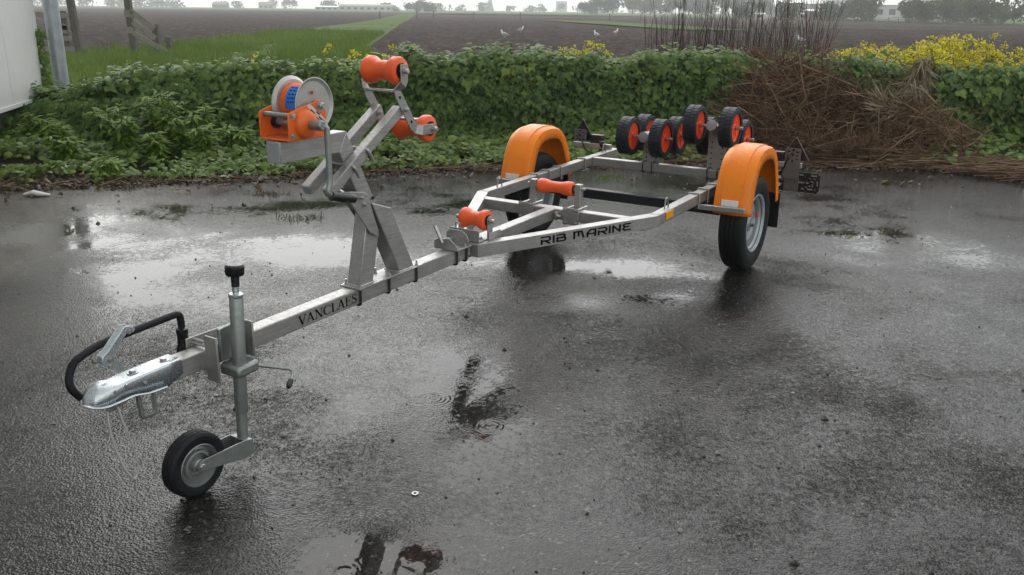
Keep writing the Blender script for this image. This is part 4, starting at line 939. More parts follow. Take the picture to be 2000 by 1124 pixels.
for i in range(300):
    n_ = Vector(N[i]).normalized(); t_ = Vector(T_[i]); t_ = (t_-n_*t_.dot(n_)).normalized(); b_ = n_.cross(t_)*-1
    b_ = t_.cross(n_)
    mt = Matrix(((b_.x, t_.x, n_.x), (b_.y, t_.y, n_.y), (b_.z, t_.z, n_.z))).to_4x4()
    o = bpy.data.objects.new('leaf', var[min(9, int(r[i]*10))]); link(o, hedge)
    o.matrix_local = Matrix.Translation(Vector(P[i])+n_*.035) @ mt @ Matrix.Scale(float(s_[i]), 4)
# ivy climbing the pole and the wall corner
n = 420; z = rng.uniform(.15, 1.25, n); a = rng.uniform(2.6, 5.6, n); rad = .10+rng.random(n)*.10*(1.35-z)
P = np.stack([-5.47+np.cos(a)*rad-.03, 10.50+np.sin(a)*rad*.8-.06, z], 1); N = np.stack([np.cos(a), np.sin(a), .3+0*a], 1)+rng.normal(0, .3, (n, 3))
o = scatter('climbing_ivy', P, N, np.stack([rng.normal(0, .5, n), rng.normal(0, .3, n), -np.ones(n)], 1), .055*rng.lognormal(0, .25, n), IVY, 'ivy', None, rng.beta(2, 3, n))
tag(o, 'strand of ivy climbing the grey pole beside the white building', 'ivy')
# ivy and herbs covering the ground in front of the hedge
def cover(n, xr, tr_, hmin, hmax, size, tpl, mat, seed=0, dens=None, up=.8):
    x = rng.uniform(*xr, n); t = rng.uniform(*tr_, n); y0 = edgeY(x)+.02+.10*(fbm(x*2.3, x*0+seed)-.3); y = y0+(HF(x)-.1-y0)*t
    keep = fbm(x*1.5+seed, y*1.5, 3) > (.36 if dens is None else dens); x, y, t = x[keep], y[keep], t[keep]; n = len(x)
    z = .03+(hmin+(hmax-hmin)*t**.8)*(.35+1.2*fbm(x*2.1, y*2.1+seed, 3))*rng.uniform(.45, 1, n)
    N = nrmz(np.stack([rng.normal(0, .4, n), -.45+rng.normal(0, .35, n), np.full(n, up)], 1)); T = np.stack([rng.normal(0, 1, n), -.6+rng.normal(0, .7, n), rng.normal(-.3, .3, n)], 1)
    return np.stack([x, y, z], 1), N, T, size*rng.lognormal(0, .3, n)
def heapmask(P): return (P[:, 0] < 2.25) | (P[:, 0] > 5.0) | (rng.random(len(P)) < .16)
P, N, T_, s_ = cover(24000, (-6.2, 8), (.04, 1.05), .06, .30, .050, ROUND, 'cover'); k = heapmask(P)
tag(scatter('ground_cover', P[k], N[k], T_[k], s_[k], ROUND, 'cover', None, np.clip(rng.beta(2, 2, k.sum())+.3*(fbm(P[k, 0]*.9, P[k, 1]*.9)-.47), 0, 1)), 'low bright green leafy ground cover at the foot of the hedge', 'ground cover', kind='stuff')
P, N, T_, s_ = cover(9000, (-6.2, 8), (.0, .95), .04, .24, .055, IVY, 'ivy', 31, .42); k = heapmask(P)
tag(scatter('creeping_ivy', P[k], N[k], T_[k], s_[k], IVY, 'ivy', None, rng.beta(3, 2, k.sum())), 'darker creeping ivy spreading along the edge of the yard', 'ivy', kind='stuff')
# fallen leaves and stalks along the edge of the yard
n = 4200; x = rng.uniform(-5, 5.4, n); dy = rng.normal(.05, .13, n); far = rng.random(n) < .05; dy = np.where(far, -rng.random(n)**2*1.2, dy)
P = np.stack([x, edgeY(x)+dy, .008+.03*rng.random(n)+np.clip(dy, 0, 1)*.12], 1)
N = nrmz(np.stack([rng.normal(0, .6, n), rng.normal(-.2, .6, n), np.ones(n)], 1)); T_ = rng.normal(0, 1, (n, 3))
tag(scatter('leaf_litter', P, N, T_, .034*rng.lognormal(0, .4, n), (IVY[0]*np.array([.8, 1, 2.2]), IVY[1]), 'dead', None), 'brown fallen leaves along the edge of the asphalt', 'leaves', kind='stuff')
n = 520; x = rng.uniform(-5, 5.4, n); a = rng.normal(0, .6, n); l_ = rng.uniform(.06, .38, n); A = np.stack([x, edgeY(x)+rng.normal(.06, .10, n), .015+.03*rng.random(n)], 1)
B_ = A+np.stack([np.cos(a)*l_, np.sin(a)*l_, rng.normal(.0, .05, n)], 1); B_[:, 2] = np.maximum(B_[:, 2], .008)
tag(sticks('fallen_twigs', A, B_, .0035, .002, 'twig'), 'thin fallen twigs along the foot of the hedge', 'twigs', kind='stuff')

# --- tall leafy weeds at the left of the hedge foot
def weed(x, y, h, label):
    e = empty('leafy_weed', (x, y, 0)); tag(e, label, 'weed', 'tall leafy weeds before the hedge')
    A = []; B2 = []; LP = []; LN = []; LT = []; LS = []
    for k in range(11):
        a = rng.uniform(0, 6.28); q = np.array([0, 0, 0.]); hh = h*rng.uniform(.7, 1.05); dirv = np.array([math.cos(a)*.22, math.sin(a)*.22, 1.]); m = 9
        for i in range(m):
            p2 = q+dirv*hh/m+rng.normal(0, .008, 3); A.append(q); B2.append(p2)
            for j in range(4 if i < m-2 else 7):
                b = rng.uniform(0, 6.28); LP.append(q+(p2-q)*rng.random()); LT.append((math.cos(b), math.sin(b), rng.uniform(-.1, .7))); LN.append((rng.normal(0, .2), rng.normal(0, .2)-.2, 1)); LS.append(rng.uniform(.09, .16)*(1.1-.35*i/m))
            q = p2
    sticks('stem', A, B2, .005, .004, 'weed', e); o = scatter('leaves', np.array(LP), np.array(LN), np.array(LT), np.array(LS), LANCE, 'weed', e); o['kind'] = 'stuff'
WN = iter(['second tallest leafy weed, right behind the tallest one', 'broad leafy weed at the outer end of the tall clump facing the grey pole', 'leafy weed touching the ivy beside the tallest one', 'leafy weed between the tallest one and the hedge', 'low leafy weed in front of the tallest one', 'leafy weed nearest the yard edge below the winch arm', 'leafy weed against the ivy between the tall clump and the grey pole', 'small leafy weed at the end of the clump under the winch', 'upright leafy weed rising against the ivy behind the clump'])
wl = ['bushy bright green weed, tallest of the clump before the hedge', 'leafy green weed at the edge of the tall clump', 'low leafy weed beside the yard edge near the white building']
for x, y, h, k in [(-3.55, 8.85, .66, 0), (-3.30, 8.70, .50, 1), (-3.85, 8.60, .44, 1), (-3.15, 8.95, .55, 1), (-3.72, 9.05, .60, 1), (-4.25, 8.25, .30, 2), (-3.45, 8.35, .34, 1), (-4.9, 9.1, .42, 2), (-3.62, 7.78, .20, 2), (-3.0, 8.45, .40, 1), (-4.15, 8.95, .48, 1), (-2.75, 8.75, .36, 1), (-4.5, 8.7, .40, 2), (-3.35, 9.15, .58, 1)]: weed(x, y, h, next(WN) if k == 1 else wl[k])

# --- flowering rapeseed behind the hedge
def rape(x, y, h, n_st, spread, label, group):
    e = empty('rapeseed_plant', (x, y, 0)); tag(e, label, 'rapeseed', group)
    A = []; B2 = []; FP = []; LP = []; LT = []
    for k in range(n_st):
        b = rng.normal(0, spread, 2); top = np.array([b[0]*1.5, b[1]*1.5, h*rng.uniform(.72, 1.03)]); base = np.array([b[0]*.5, b[1]*.5, 0]); mid = (base+top)/2+rng.normal(0, .03, 3)
        A += [base, mid]; B2 += [mid, top]
        for j in range(5): LP.append(base+(top-base)*rng.uniform(.35, .85)); LT.append(rng.normal(0, 1, 3)+np.array([0, 0, .2]))
        for br in range(4):
            t_ = top-np.array([0, 0, rng.uniform(.02, .28)*h])*(br > 0); tip = t_+np.array([*rng.normal(0, .07, 2), rng.uniform(.02, .10)]); A.append(t_); B2.append(tip)
            c = rng.normal(0, 1, (22, 3))*np.array([.026, .026, .020])+tip; FP.append(c)
    FP = np.concatenate(FP)
    sticks('stems', A, B2, .005, .003, 'weed', e); scatter('leaves', np.array(LP), rng.normal(0, .4, (len(LP), 3))+np.array([0, -.4, 1]), np.array(LT), rng.uniform(.05, .11, len(LP)), LANCE, 'weed', e)['kind'] = 'stuff'
    scatter('flowers', FP, rng.normal(0, .7, (len(FP), 3))+np.array([0, -.4, .8]), rng.normal(0, 1, (len(FP), 3)), rng.uniform(.012, .026, len(FP)), CLUMP, 'petal', e)['kind'] = 'stuff'
for i in range(15):
    x = 3.95+i*.145; rape(x+rng.normal(0, .09), 10.95+rng.normal(0, .25), np.interp(x, [3.9, 4.8, 5.5, 6.1], [.99, 1.10, 1.18, 1.08])+rng.normal(0, .025)-.02, 12, .10, 'yellow flowering rapeseed plant in the dense bank behind the hedge', 'rapeseed bank behind the hedge')
for x, y, h in [(.85, 11.0, 1.08), (1.0, 11.1, 1.0), (.72, 11.0, .98), (1.12, 11.0, .96)]: rape(x, y, h, 5, .05, 'sparse yellow rapeseed plant standing alone above the ivy left of the bare shoots', 'sparse rapeseed above the ivy')
for x, y, h in [(-1.55, 10.9, 1.02), (-1.75, 11.0, .98), (-1.35, 11.0, .97), (-2.35, 11.2, 1.0), (-2.6, 11.4, .96), (-2.1, 11.3, .94), (-3.3, 11.4, .9)]: rape(x, y, h, 2, .05, 'loose yellow rapeseed plant in the grass behind the winch rollers', 'loose rapeseed in the grass')
for x, y, h in [(2.9, 11.0, 1.06), (3.35, 11.0, 1.1), (3.55, 11.1, 1.02)]:
    weed(x, y, h, 'green leafy shoot standing behind the brush heap')

# --- bare shrub shoots
for i in range(13):
    x = 1.78+i*.175; y = 11.5+rng.normal(0, .15); e = empty('bare_shrub', (x, y, 0)); tag(e, 'bare shrub of thin upright reddish brown shoots behind the ivy hedge', 'shrub', 'bare shrubs behind the hedge')
    A = []; B2 = []; R0 = []; R1 = []; RN = []
    for k in range(17):
        q = np.array([rng.normal(0, .09), rng.normal(0, .08), 0.]); hh = np.interp(x, [1.7, 2.3, 3.9], [1.35, 1.95, 1.9])*rng.uniform(.55, 1.12); dv = np.array([rng.normal(0, .09), rng.normal(0, .07), 1.]); m = 8; rr = rng.uniform(.0035, .0085); cr = rng.random()
        for j in range(m):
            p2 = q+dv*hh/m+rng.normal(0, .009, 3); A.append(q); B2.append(p2); R0.append(rr*(1-.085*j)); R1.append(rr*(1-.085*(j+1))); RN.append(cr)
            if j > 1 and rng.random() < .62:
                l_ = rng.uniform(.08, .34); t_ = p2+np.array([rng.normal(0, .38)*l_, rng.normal(0, .3)*l_, l_]); A.append(p2); B2.append(t_); R0.append(rr*.45); R1.append(.0012); RN.append(cr)
            q = p2
    sticks('shoots', A, B2, np.array(R0), np.array(R1), 'shoot', e, RN)['kind'] = 'stuff'

# --- brush heap of dry branches, twigs and fronds
heap = empty('brush_heap', (3.6, 9.7, 0)); tag(heap, 'heap of dry brown branches, twigs and withered fronds against the hedge', 'brush heap')
hz = lambda x, y: np.interp(x, [2.0, 2.3, 2.6, 3.0, 3.35, 3.7, 3.95, 4.3, 4.65, 5.2], [.10, .52, .86, .92, .95, .80, .62, .66, .42, .10])*np.clip(1-((y-10.1)/(.85+.25*np.sin(x*3.1)))**2, 0.06, 1)**.7
n = 8500; x = np.clip(rng.normal(3.45, .72, n), 2.1, 5.2); y = rng.uniform(9.05, 10.4, n); z = hz(x, y)*rng.uniform(.80, 1.12, n)*(.7+.65*fbm(x*2.2, y*2.2+4))+.03
a = rng.normal(0, .9, n)+np.where(rng.random(n) < .5, math.pi, 0); el = rng.normal(-.08, .62, n); l_ = rng.lognormal(-1.2, .6, n)
dv = np.stack([np.cos(a)*np.cos(el), np.sin(a)*np.cos(el)*.6-.15, np.sin(el)], 1); C = np.stack([x, y, z], 1)-np.array([3.6, 9.7, 0])
bend = rng.normal(0, .12, (n, 3))*l_[:, None]; A = C-dv*l_[:, None]/2; Mi = C+bend*.5; B2 = C+dv*l_[:, None]/2
A[:, 2] = np.maximum(A[:, 2], .02); B2[:, 2] = np.maximum(B2[:, 2], .02); rr = rng.uniform(.0018, .0058, n)*np.where(rng.random(n) < .08, 1.6, 1); rc = np.clip(rng.beta(1.6, 2.4, n)+np.where(x > 3.7, .12, -.05), 0, 1)
sticks('twigs', np.concatenate([A, Mi]), np.concatenate([Mi, B2]), np.concatenate([rr, rr*.85]), np.concatenate([rr*.85, rr*.5]), 'twig', heap, np.concatenate([rc, rc]))['kind'] = 'stuff'
gx_, gy_ = np.meshgrid(np.linspace(2.05, 5.3, 40), np.linspace(8.95, 10.9, 26)); gz_ = hz(gx_, np.minimum(gy_, 10.2))*.74*(.7+.65*fbm(gx_*2.2, gy_*2.2+4))
ii = np.arange(gx_.size).reshape(gx_.shape); np_mesh('heap_core', np.stack([gx_-3.6, gy_-9.7, gz_], -1).reshape(-1, 3), np.stack([ii[:-1, :-1], ii[:-1, 1:], ii[1:, 1:], ii[1:, :-1]], -1).reshape(-1, 4), 'heapcore', heap, smooth=True)
# long flat bundle lying along the yard edge
n = 2300; x = rng.uniform(2.0, 5.4, n); y = edgeY(x)+rng.uniform(.0, .80, n); a = rng.normal(-.05, .24, n); l_ = rng.uniform(.25, 1.2, n); z = .02+rng.random(n)*.14*np.clip(1-np.abs(y-edgeY(x)-.35)/.5, .2, 1)
C = np.stack([x, y, z], 1)-np.array([3.6, 9.7, 0]); dv = np.stack([np.cos(a), np.sin(a), rng.normal(0, .035, n)], 1)*l_[:, None]/2; A, B2 = C-dv, C+dv; A[:, 2] = np.maximum(A[:, 2], .012); B2[:, 2] = np.maximum(B2[:, 2], .012)
sticks('twigs', A, B2, rng.uniform(.002, .005, n), .002, 'twig', heap, rng.beta(1.5, 2.2, n))['kind'] = 'stuff'
def branch(pts, r0, r1, rn):
    pts = [np.array(p)-np.array([3.6, 9.7, 0]) for p in pts]; m = MB(); f = fillet([tuple(p) for p in pts], .12, 3); k = len(f)
    o = m.tube(f, [r0+(r1-r0)*i/(k-1) for i in range(k)], 7).build('branch', M['twig'], heap); at = o.data.attributes.new('rnd', 'FLOAT', 'FACE'); at.data.foreach_set('value', np.full(len(o.data.polygons), rn, np.float32))
branch([(2.55, 9.35, .34), (3.0, 9.3, .25), (3.6, 9.2, .18), (4.3, 9.15, .14), (4.75, 9.15, .12), (5.4, 9.2, .22), (6.3, 9.2, .30)], .016, .007, .05)
branch([(2.5, 9.25, .30), (2.9, 9.2, .26), (3.5, 9.1, .14)], .026, .014, .1)
branch([(2.35, 9.02, .03), (3.2, 8.99, .03), (3.9, 9.0, .035), (4.35, 9.0, .05)], .012, .006, .35)
branch([(3.1, 9.95, .98), (3.5, 9.85, .84), (3.75, 9.75, .74)], .013, .007, .7)
branch([(4.15, 9.6, .52), (4.6, 9.45, .30), (5.0, 9.35, .15)], .013, .009, .95)
branch([(4.5, 9.8, .62), (4.9, 9.6, .36), (5.45, 9.4, .10)], .013, .007, .75)
branch([(4.2, 9.9, .68), (4.55, 9.7, .52)], .012, .009, .8); branch([(4.9, 9.9, .50), (5.4, 9.85, .60)], .014, .008, .5); branch([(5.3, 9.55, .18), (5.8, 9.7, .42)], .008, .004, .5)
branch([(3.75, 8.95, .02), (4.5, 8.85, .02), (5.1, 8.6, .02)], .008, .006, .85)
for i in range(170):
    x = rng.uniform(2.15, 4.9); y = rng.uniform(9.15, 9.9); z = float(hz(np.array(x), np.array(y)))*rng.uniform(.85, 1.08)+.05; a = rng.normal(0, .7); el = rng.normal(-.1, .5); l_ = rng.uniform(.3, .8)
    d = np.array([math.cos(a)*math.cos(el), math.sin(a)*.4, math.sin(el)])*l_/2; c = np.array([x, y, z]); p0, p1 = c-d, c+d; p0[2] = max(.02, p0[2]); p1[2] = max(.02, p1[2])
    branch([p0, c+rng.normal(0, .03, 3), p1], rng.uniform(.004, .0085), .003, rng.random()**.8)
fp = []; fn = []; ft = []; fs = []
for (cx, cy, cz, dx, dz, n) in [(4.40, 9.75, .98, -.1, -1, 90), (4.12, 9.55, .50, -.8, -.2, 110), (4.28, 9.62, .72, -.6, -.75, 80), (4.55, 9.62, .36, .1, -1, 60), (3.95, 9.5, .55, -.7, .5, 60)]:
    for i in range(n):
        d = np.array([dx, -.35, dz])+rng.normal(0, .42, 3); fp.append((cx-3.6+rng.normal(0, .05), cy-9.7+rng.normal(0, .04), cz+rng.normal(0, .05))); ft.append(d); fn.append(rng.normal(0, .5, 3)+np.array([.1, -1, .4])); fs.append(rng.uniform(.14, .34))
o = scatter('dry_fronds', np.array(fp), np.array(fn), np.array(ft), np.array(fs), (BLADE[0]*np.array([.075, 1, .5]), BLADE[1]), 'frond', heap); o['kind'] = 'stuff'
tb = MB().box((0, 0, .07), (.34, .11, .11), Matrix.Rotation(R(14), 3, 'Z')).build('timber_block', 'wood', bevel=.006); tb.location = (-1.02, 8.72, -.01); tb.rotation_euler = (R(3), R(-4), R(58)); tag(tb, 'short dark timber block lying among leaves at the hedge foot', 'timber')

# --- grass between the hedge and the ploughland
nt0 = 5200; yc_ = 11.3+(62-11.3)*rng.random(nt0)**1.5; lo, hi = stripL(yc_)-1.0, stripR(yc_)+.8; xc_ = lo+(hi-lo)*rng.random(nt0); ht_ = rng.lognormal(0, .38, nt0); ct_ = rng.random(nt0)
n = 80000; ti = rng.integers(0, nt0, n); y = yc_[ti]+rng.normal(0, .10, n); x = xc_[ti]+rng.normal(0, .10, n); hgt = np.interp(y, [11, 20, 40, 62], [.40, .34, .30, .30])*rng.uniform(.5, 1.15, n)*(.4+1.0*fbm(x*.6, y*.6, 3))*ht_[ti]; hgt = np.minimum(hgt*.8, np.interp(y, [11, 15, 25, 40], [.17, .24, .36, .42]))
P = np.stack([x, y, np.full(n, -.08)], 1); T_ = np.stack([(x-xc_[ti])*3.5+rng.normal(0, .22, n), (y-yc_[ti])*3.5+rng.normal(0, .22, n), np.ones(n)], 1); N = np.stack([rng.normal(0, .5, n), -np.ones(n), rng.normal(.1, .2, n)], 1)
V, F, k = leaf_arrays(P, N, T_, hgt, BLADE[0]*np.array([.07, 1, 1.2]), BLADE[1])
tag(np_mesh('long_grass', V, F, 'grass', None, np.repeat(np.clip(.45*rng.beta(2, 2.5, n)+.5*ct_[ti]+.7*(fbm(x*.25, y*.25)-.47), 0, 1), k)), 'long green grass on the strip between the ploughed fields', 'grass', kind='stuff')
n = 12000; x = rng.uniform(-1.5, 9, n); y = 11.0+rng.random(n)*2.6; P = np.stack([x, y, np.full(n, -.05)], 1)
scat = scatter('rough_grass', P, np.stack([rng.normal(0, .5, n), -np.ones(n), rng.normal(.1, .2, n)], 1), np.stack([rng.normal(0, .35, n), rng.normal(0, .35, n), np.ones(n)], 1), rng.uniform(.25, .62, n), (BLADE[0]*np.array([.035, 1, 1.2]), BLADE[1]), 'grass')
tag(scat, 'rough tall grass growing right behind the ivy hedge', 'grass', kind='stuff')
# small tufts growing through the asphalt
for (x, y) in [(.86, 8.15), (-1.55, 6.35), (-2.05, 7.2), (-3.35, 7.35)]:
    n = 120; P = np.stack([rng.normal(x, .10, n), rng.normal(y, .05, n), np.full(n, .002)], 1)
    tag(scatter('weed_tuft', P, rng.normal(0, .6, (n, 3))+np.array([0, -.6, .4]), rng.normal(0, .6, (n, 3))+np.array([0, 0, .8]), rng.uniform(.02, .05, n), (BLADE[0]*np.array([.16, 1, 1]), BLADE[1]), 'dead' if x < 0 else 'weed'),
        'small low weed tuft growing out of the wet asphalt', 'weed', 'weed tufts in the asphalt', 'stuff')

# --- grit and small things on the yard
n = 1700; x = rng.uniform(-4, 4.5, n); y = 1.9+rng.random(n)**1.4*6.3; s_ = rng.lognormal(-5.45, .52, n); ico = np.array([(0, 0, 1), (.9, 0, .1), (.2, .9, .2), (-.8, .5, 0), (-.6, -.7, .15), (.4, -.85, 0)]); icf = np.array([(0, 1, 2), (0, 2, 3), (0, 3, 4), (0, 4, 5), (0, 5, 1)])
a = rng.uniform(0, 6.28, n); V, F, k = leaf_arrays(np.stack([x, y, np.full(n, .0008)], 1), np.tile([0, 0, 1.], (n, 1)), np.stack([np.cos(a), np.sin(a), 0*a], 1), s_, ico*np.array([1, .8, .8]), icf)
gm = leafmat('grit_stone', [(0, (.012, .011, .010)), (.72, (.022, .02, .018)), (.85, (.16, .15, .13)), (1, (.40, .39, .36))], .4)
tag(np_mesh('grit', V, F, gm, None, np.repeat(rng.random(n), k)), 'loose grit and small stones scattered over the yard', 'grit', kind='stuff')
ws = MB().lathe([(0, .006), (0, .0115), (.002, .0115), (.002, .006)], (0, 0, 0), (0, 0, 1), 24, closed=True).build('washer', 'bolt'); ws.location = (-.306, 2.492, .0015); tag(ws, 'small shiny metal washer lying on the wet asphalt', 'washer')
sm = MB(); sm.tube([(-.11, 0, .02), (-.04, .02, .035), (.03, -.01, .03), (.10, .01, .015)], [.012, .032, .028, .010], 8); sc_ = sm.build('plastic_scrap', 'scrap', ang=60); sc_.location = (-3.90, 7.02, 0); sc_.scale = (1, 1.3, .7); tag(sc_, 'crumpled whitish plastic scrap lying near the verge', 'scrap')

# --- old wooden fences by the field
def fence(name, loc, label, posts, boards):
    e = empty(name, loc); tag(e, label, 'fence')
    for x, z1, wd, lean_ in posts: MB().beam((x, 0, -.3), (x+lean_, 0, z1), wd, wd, (0, 1, 0)).build('post', 'wood', e, bevel=.01)
    for (xa, za, xb, zb_, hgt) in boards: MB().beam((xa, -.11, za), (xb, -.11, zb_), .03, hgt, (0, 1, 0)).build('board', 'wood_pale', e, bevel=.004)
fence('wooden_fence', (-12.75, 30.2, 0), 'weathered fence with a tall post and sloping boards down to stumps', [(0, 2.3, .2, -.05), (.78, .92, .19, 0), (1.18, .52, .16, 0)],
      [(.08, 1.32, .80, .78, .17), (.08, .98, .80, .46, .17), (.08, .62, 1.15, .02, .16), (-.16, 1.25, .10, 1.22, .22), (-.12, .72, .08, .70, .2)])
fence('wooden_fence', (-14.35, 29.6, 0), 'weathered fence with a leaning tall post and boards behind the grey pole', [(.05, 2.3, .2, -.12), (-.35, 1.3, .17, 0)],
      [(-1.3, 1.18, -.1, 1.16, .17), (-1.3, .78, -.1, .78, .15), (-1.3, .46, -.1, .44, .16), (-1.3, .12, -.05, .10, .16), (-.45, .75, -.2, .75, .3)])
for (px_, yd) in [((-20.8, 140), 0), ((-16.2, 150), 0), ((-15.1, 168), 0), ((-7.0, 93+60), 0), ((.8, 155), 0), ((17.5, 170), 0), ((24, 175), 0)]:
    o = MB().beam((0, 0, -.3), (.03, 0, 1.15), .14, .14).build('field_post', 'wood'); o.location = (*px_, 0); tag(o, 'thin dark wooden post standing alone in the far field', 'post', 'posts in the far fields')
rl = empty('railing', (73.5, 180, 0)); tag(rl, 'dark low railing at the far edge of the field before the bushes', 'railing')
for zq_ in (.35, .75, 1.1): MB().beam((1.2 if zq_ > .5 else 0, 0, zq_), (16, .5, zq_-.1), .06, .07).build('rail', 'wood', rl)
MB().beam((-2.0, 0, .15), (1.2, 0, 1.1), .06, .07).build('rail', 'wood', rl)
for i in range(9): MB().beam((i*2, i*.06, -.3), (i*2, i*.06, 1.1), .09, .09).build('rail_post', 'wood', rl)

# --- gulls on the field
def gull(x, y, rz, label, s_=1.0):
    e = empty('gull', (x, y, -.10), rz); tag(e, label, 'gull', 'gulls on the ploughed field')
    m = MB(); m.lathe([(-.24, .004), (-.20, .022), (-.10, .062), (.02, .078), (.10, .066), (.15, .045)], (0, 0, .20), (1, 0, .28), 14)
    m.lathe([(-.05, .040), (0, .046), (.05, .040), (.085, .030)], (.13, 0, .27), (.35, 0, 1), 12); m.lathe([(-.045, .006), (-.03, .032), (0, .042), (.03, .034), (.045, .008)], (.165, 0, .37), (1, 0, .1), 12)
    m.build('body', 'gull_white', e, ang=60)
    for q in (-1, 1):
        MB().lathe([(-.30, .002), (-.18, .022), (-.02, .048), (.08, .036), (.11, .01)], (-.02, q*.045, .225), (1, 0, .22), 10).build('wing', 'gull_grey', e, ang=60)
        MB().tube([(0, q*.03, 0), (.01, q*.03, .15)], .006, 6).build('leg', 'beak', e)
    MB().lathe([(0, .012), (.05, .004)], (.205, 0, .365), (1, 0, -.15), 8).build('beak', 'beak', e)
    e.scale = (s_, s_, s_)
for x, y, rz, lb in [(-.67, 55, 2.6, 'white gull with grey wings in the open field farthest from the bare shoots'), (.42, 69, .4, 'white gull standing in the field beyond the others'), (5.1, 57, 2.2, 'white gull in the field, one of a pair standing close'), (7.1, 64, .9, 'white gull in the field, the farther one of the pair'), (16.2, 51.5, 2.4, 'white gull with grey wings in the field behind the bare shoots')]: gull(x, y, rz, lb, 1.15)

# --- far trees
def tree(x, y, h, wid, label, group, n=420, flat=1.0, cl=None, low=.12):
    e = empty('tree', (x, y, 0)); tag(e, label, 'tree', group)
    m = MB(); m.tube([(0, 0, -.4), (.02*h, 0, h*.35), (-.01*h, 0, h*.7)], [h*.028, h*.02, h*.008], 6)
    for k in range(4): a = rng.uniform(0, 6.28); m.tube([(0, 0, h*(.3+.08*k)), (math.cos(a)*wid*.3, math.sin(a)*wid*.3, h*(.5+.09*k))], [h*.012, h*.004], 5)
    m.build('trunk', 'bark', e)
    nl = 9; C = np.stack([rng.normal(0, wid*.2, nl), rng.normal(0, wid*.2, nl), h*rng.uniform(low+.12, .82, nl)], 1); C[0] = (0, 0, h*.74); rad = wid*rng.uniform(.20, .33, nl)
    i = rng.integers(0, nl, n); d = nrmz(rng.normal(0, 1, (n, 3))); P = C[i]+d*(rad[i]*rng.uniform(.55, 1.06, n))[:, None]*np.array([1, 1, .9*flat]); P[:, 2] = np.clip(P[:, 2], .1, h*1.02)
    scatter('crown', P, d+rng.normal(0, .5, (n, 3)), rng.normal(0, 1, (n, 3)), (cl or h*.085)*rng.uniform(.6, 1.4, n), CLUMP, 'tree', e, rng.beta(2, 2, n))['kind'] = 'stuff'
for x, y, h, wd in [(70, 232, 3.9, 8), (77, 225, 4.3, 8), (84.5, 222, 4.6, 9), (92, 210, 4.9, 8), (88, 196, 4.4, 6), (96, 205, 5.2, 8), (96, 190, 4.6, 7), (103.5, 196, 5.6, 8), (100.5, 184, 3.0, 5), (109, 188, 5.8, 8), (115, 192, 6, 8), (66, 260, 4.2, 8), (104, 215, 6.8, 9), (91, 240, 6.6, 9)]:
    tree(x, y, h, wd, 'round green bush tree near the far railing', 'bush trees right of the field', 1100)
for x, y, h, wd in [(42, 470, 9, 11), (51, 480, 11, 12), (60, 470, 12, 13), (70, 475, 13, 14), (80, 468, 12, 13), (89, 470, 12, 13), (98, 474, 12.5, 13), (108, 470, 11, 12), (118, 468, 11, 12), (128, 470, 10, 12), (36, 480, 6, 8), (137, 465, 8, 10), (146, 470, 7, 9)]:
    tree(x, y, h, wd, 'tall hazy tree in the row beyond the ploughed field', 'tall tree row across the field', 900)
for x, y, h, wd in [(-57.5, 500, 4.6, 7), (-53, 503, 5.4, 8), (-48.5, 500, 5.2, 8), (-45, 498, 4.2, 6), (-66, 505, 2.4, 6)]: tree(x, y, h, wd, 'dark clump tree at the far end of the grass strip', 'tree clump at the end of the strip', 800)
rt = np.random.default_rng(12)
for i in range(54):
    x = -420+i*16+rt.normal(0, 5); y = 880+rt.normal(0, 60); tree(x, y, rt.uniform(5, 10), rt.uniform(10, 17), 'faint tree on the misty horizon', 'misty horizon trees', 130, cl=1.3, low=.0)
for x in (-430, -405, -385, -360, -335, -312): tree(x, 760, 12, 24, 'large pale tree in the mist behind the wooden fences', 'pale trees behind the fences', 260, cl=1.4, low=0)
for i in range(14): tree(180+i*19+rt.normal(0, 5), 620+rt.normal(0, 40), rt.uniform(8, 13), 14, 'pale misty tree behind the sheds', 'misty trees behind the sheds', 160, cl=1.2, low=0)

# --- far buildings
def building(name, loc, size, roof_h, wall, roof, label, cat='building', wins=0, rz=0, rows=1):
    e = empty(name, loc, rz); tag(e, label, cat); L_, Wd, H_ = size
    MB().box((0, 0, H_/2-.2), (L_, Wd, H_+.4)).build('wall', wall, e, smooth=False)
    if roof_h > .3: MB().prism([(-Wd/2-.3, H_-.02), (Wd/2+.3, H_-.02), (0, H_+roof_h)], -L_/2-.3, L_/2+.3, 'x').build('roof', roof, e, smooth=False)
    else: MB().box((0, 0, H_+.12+.01), (L_+.5, Wd+.5, .24)).build('roof', roof, e, smooth=False)
    for r_ in range(rows):
        for i in range(wins): MB().box((-L_/2+(i+.5)*L_/wins, -Wd/2-.02, H_*(r_+.55)/rows), (L_/wins*.5, .08, H_/rows*.42)).build('window', 'pane', e, smooth=False)
building('long_barn', (-82, 505, 0), (29, 10, 2.6), 1.0, 'farwall', 'farroof', 'long low grey barn far across the left field', 'barn', 8)
building('glasshouse', (-104, 515, 0), (16, 8, 2.0), .6, 'farwall', 'whiteroof', 'low pale shed beside the long barn', 'shed', 5)
building('apartment_block', (60, 1200, 0), (14, 12, 13.2), 0, 'farwall', 'farroof', 'square tower block standing on the misty skyline', 'building', 5, 0, 5)
building('shed', (84, 252, 0), (7.5, 5, 2.3), .5, 'brickfar', 'whiteroof', 'dark shed with a white roof across the right field', 'shed', 2)
building('shed', (80, 256, 0), (9, 4, 1.5), .4, 'farwall', 'whiteroof', 'low white roofed shed in front of the taller dark shed', 'shed', 3)
building('shed', (68, 262, 0), (6, 4, 1.3), .4, 'farwall', 'whiteroof', 'small white shed behind the bare shoots', 'shed', 2)
building('house', (110, 300, 0), (12, 8, 4.2), 1.8, 'farwall', 'farroof', 'pale house hidden behind the round bushes', 'house', 4)
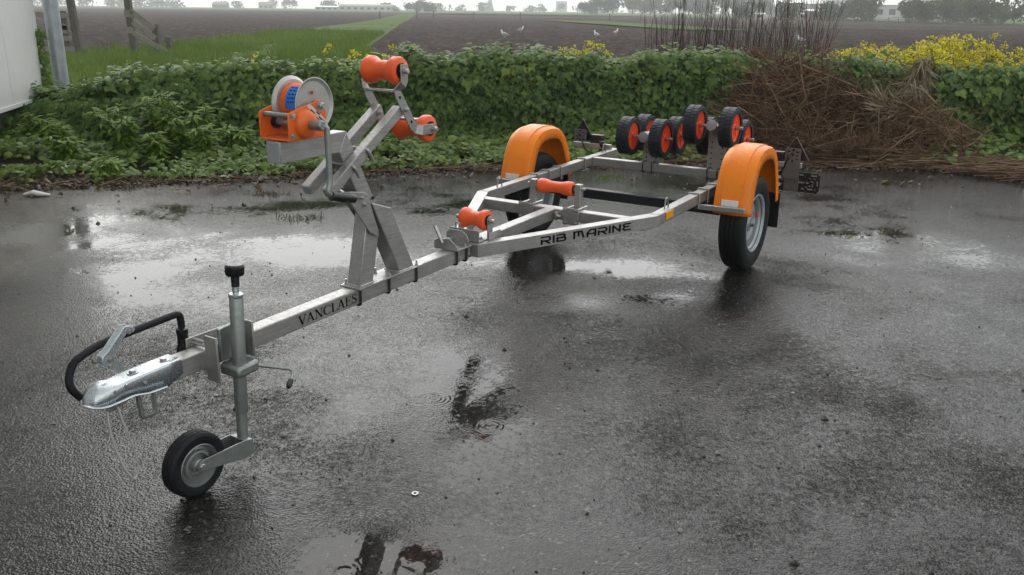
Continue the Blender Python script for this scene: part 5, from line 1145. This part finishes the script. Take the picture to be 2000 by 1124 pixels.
building('warehouse', (120, 330, 0), (40, 12, 4.6), .2, 'farwall', 'farroof', 'long pale warehouse behind the sheds and bushes', 'building', 9)
building('house', (-190, 700, 0), (11, 8, 3.2), 2.2, 'farwall', 'farroof', 'pale house on the misty skyline left of the barn', 'house', 3)
building('house', (-232, 720, 0), (11, 8, 3.0), 2.0, 'brickfar', 'farroof', 'brick house on the misty skyline far left', 'house', 3)
wm = empty('windmill', (-30.8, 1100, 0)); tag(wm, 'old windmill with spread sails on the misty skyline', 'windmill')
MB().lathe([(0, 5.6), (1, 5.3), (7.0, 3.4), (11.0, 2.5)], (0, 0, -.3), (0, 0, 1), 8).build('tower', 'brickfar', wm, smooth=False)
MB().lathe([(0, 2.7), (1.2, 2.5), (2.3, 1.4), (2.8, .1)], (0, 0, 10.7), (0, 0, 1), 12).build('cap', 'farroof', wm)
for k in range(4):
    a = R(14+90*k); d = Vector((math.cos(a), 0, math.sin(a))); q = Vector((-math.sin(a), 0, math.cos(a))); c = Vector((0, -3.2, 12.0)); sm_ = MB().beam(c, c+d*11, .35, .3, (0, 1, 0))
    for i in range(9): p = c+d*(2.2+i*1.05); sm_.beam(p, p+q*1.7, .1, .12, (0, 1, 0))
    sm_.beam(c+d*2.2+q*1.7, c+d*10.8+q*1.7, .12, .12, (0, 1, 0)); sm_.build('sail', 'farroof', wm, smooth=False)

# --- damp air over the fields
hb = MB().box((0, 700, 12), (3200, 1900, 28)); ho = hb.build('haze', 'wall', smooth=False); ho.data.materials.clear()
hm = bpy.data.materials.new('damp_air'); hm.use_nodes = True; t_ = hm.node_tree; t_.nodes.clear(); out = t_.nodes.new('ShaderNodeOutputMaterial'); pv = t_.nodes.new('ShaderNodeVolumePrincipled')
pv.inputs['Color'].default_value = (.93, .95, .96, 1); pv.inputs['Density'].default_value = .00085; pv.inputs['Anisotropy'].default_value = .1
t_.links.new(pv.outputs[0], out.inputs['Volume']); ho.data.materials.append(hm); ho.display_type = 'WIRE'; tag(ho, kind='stuff')
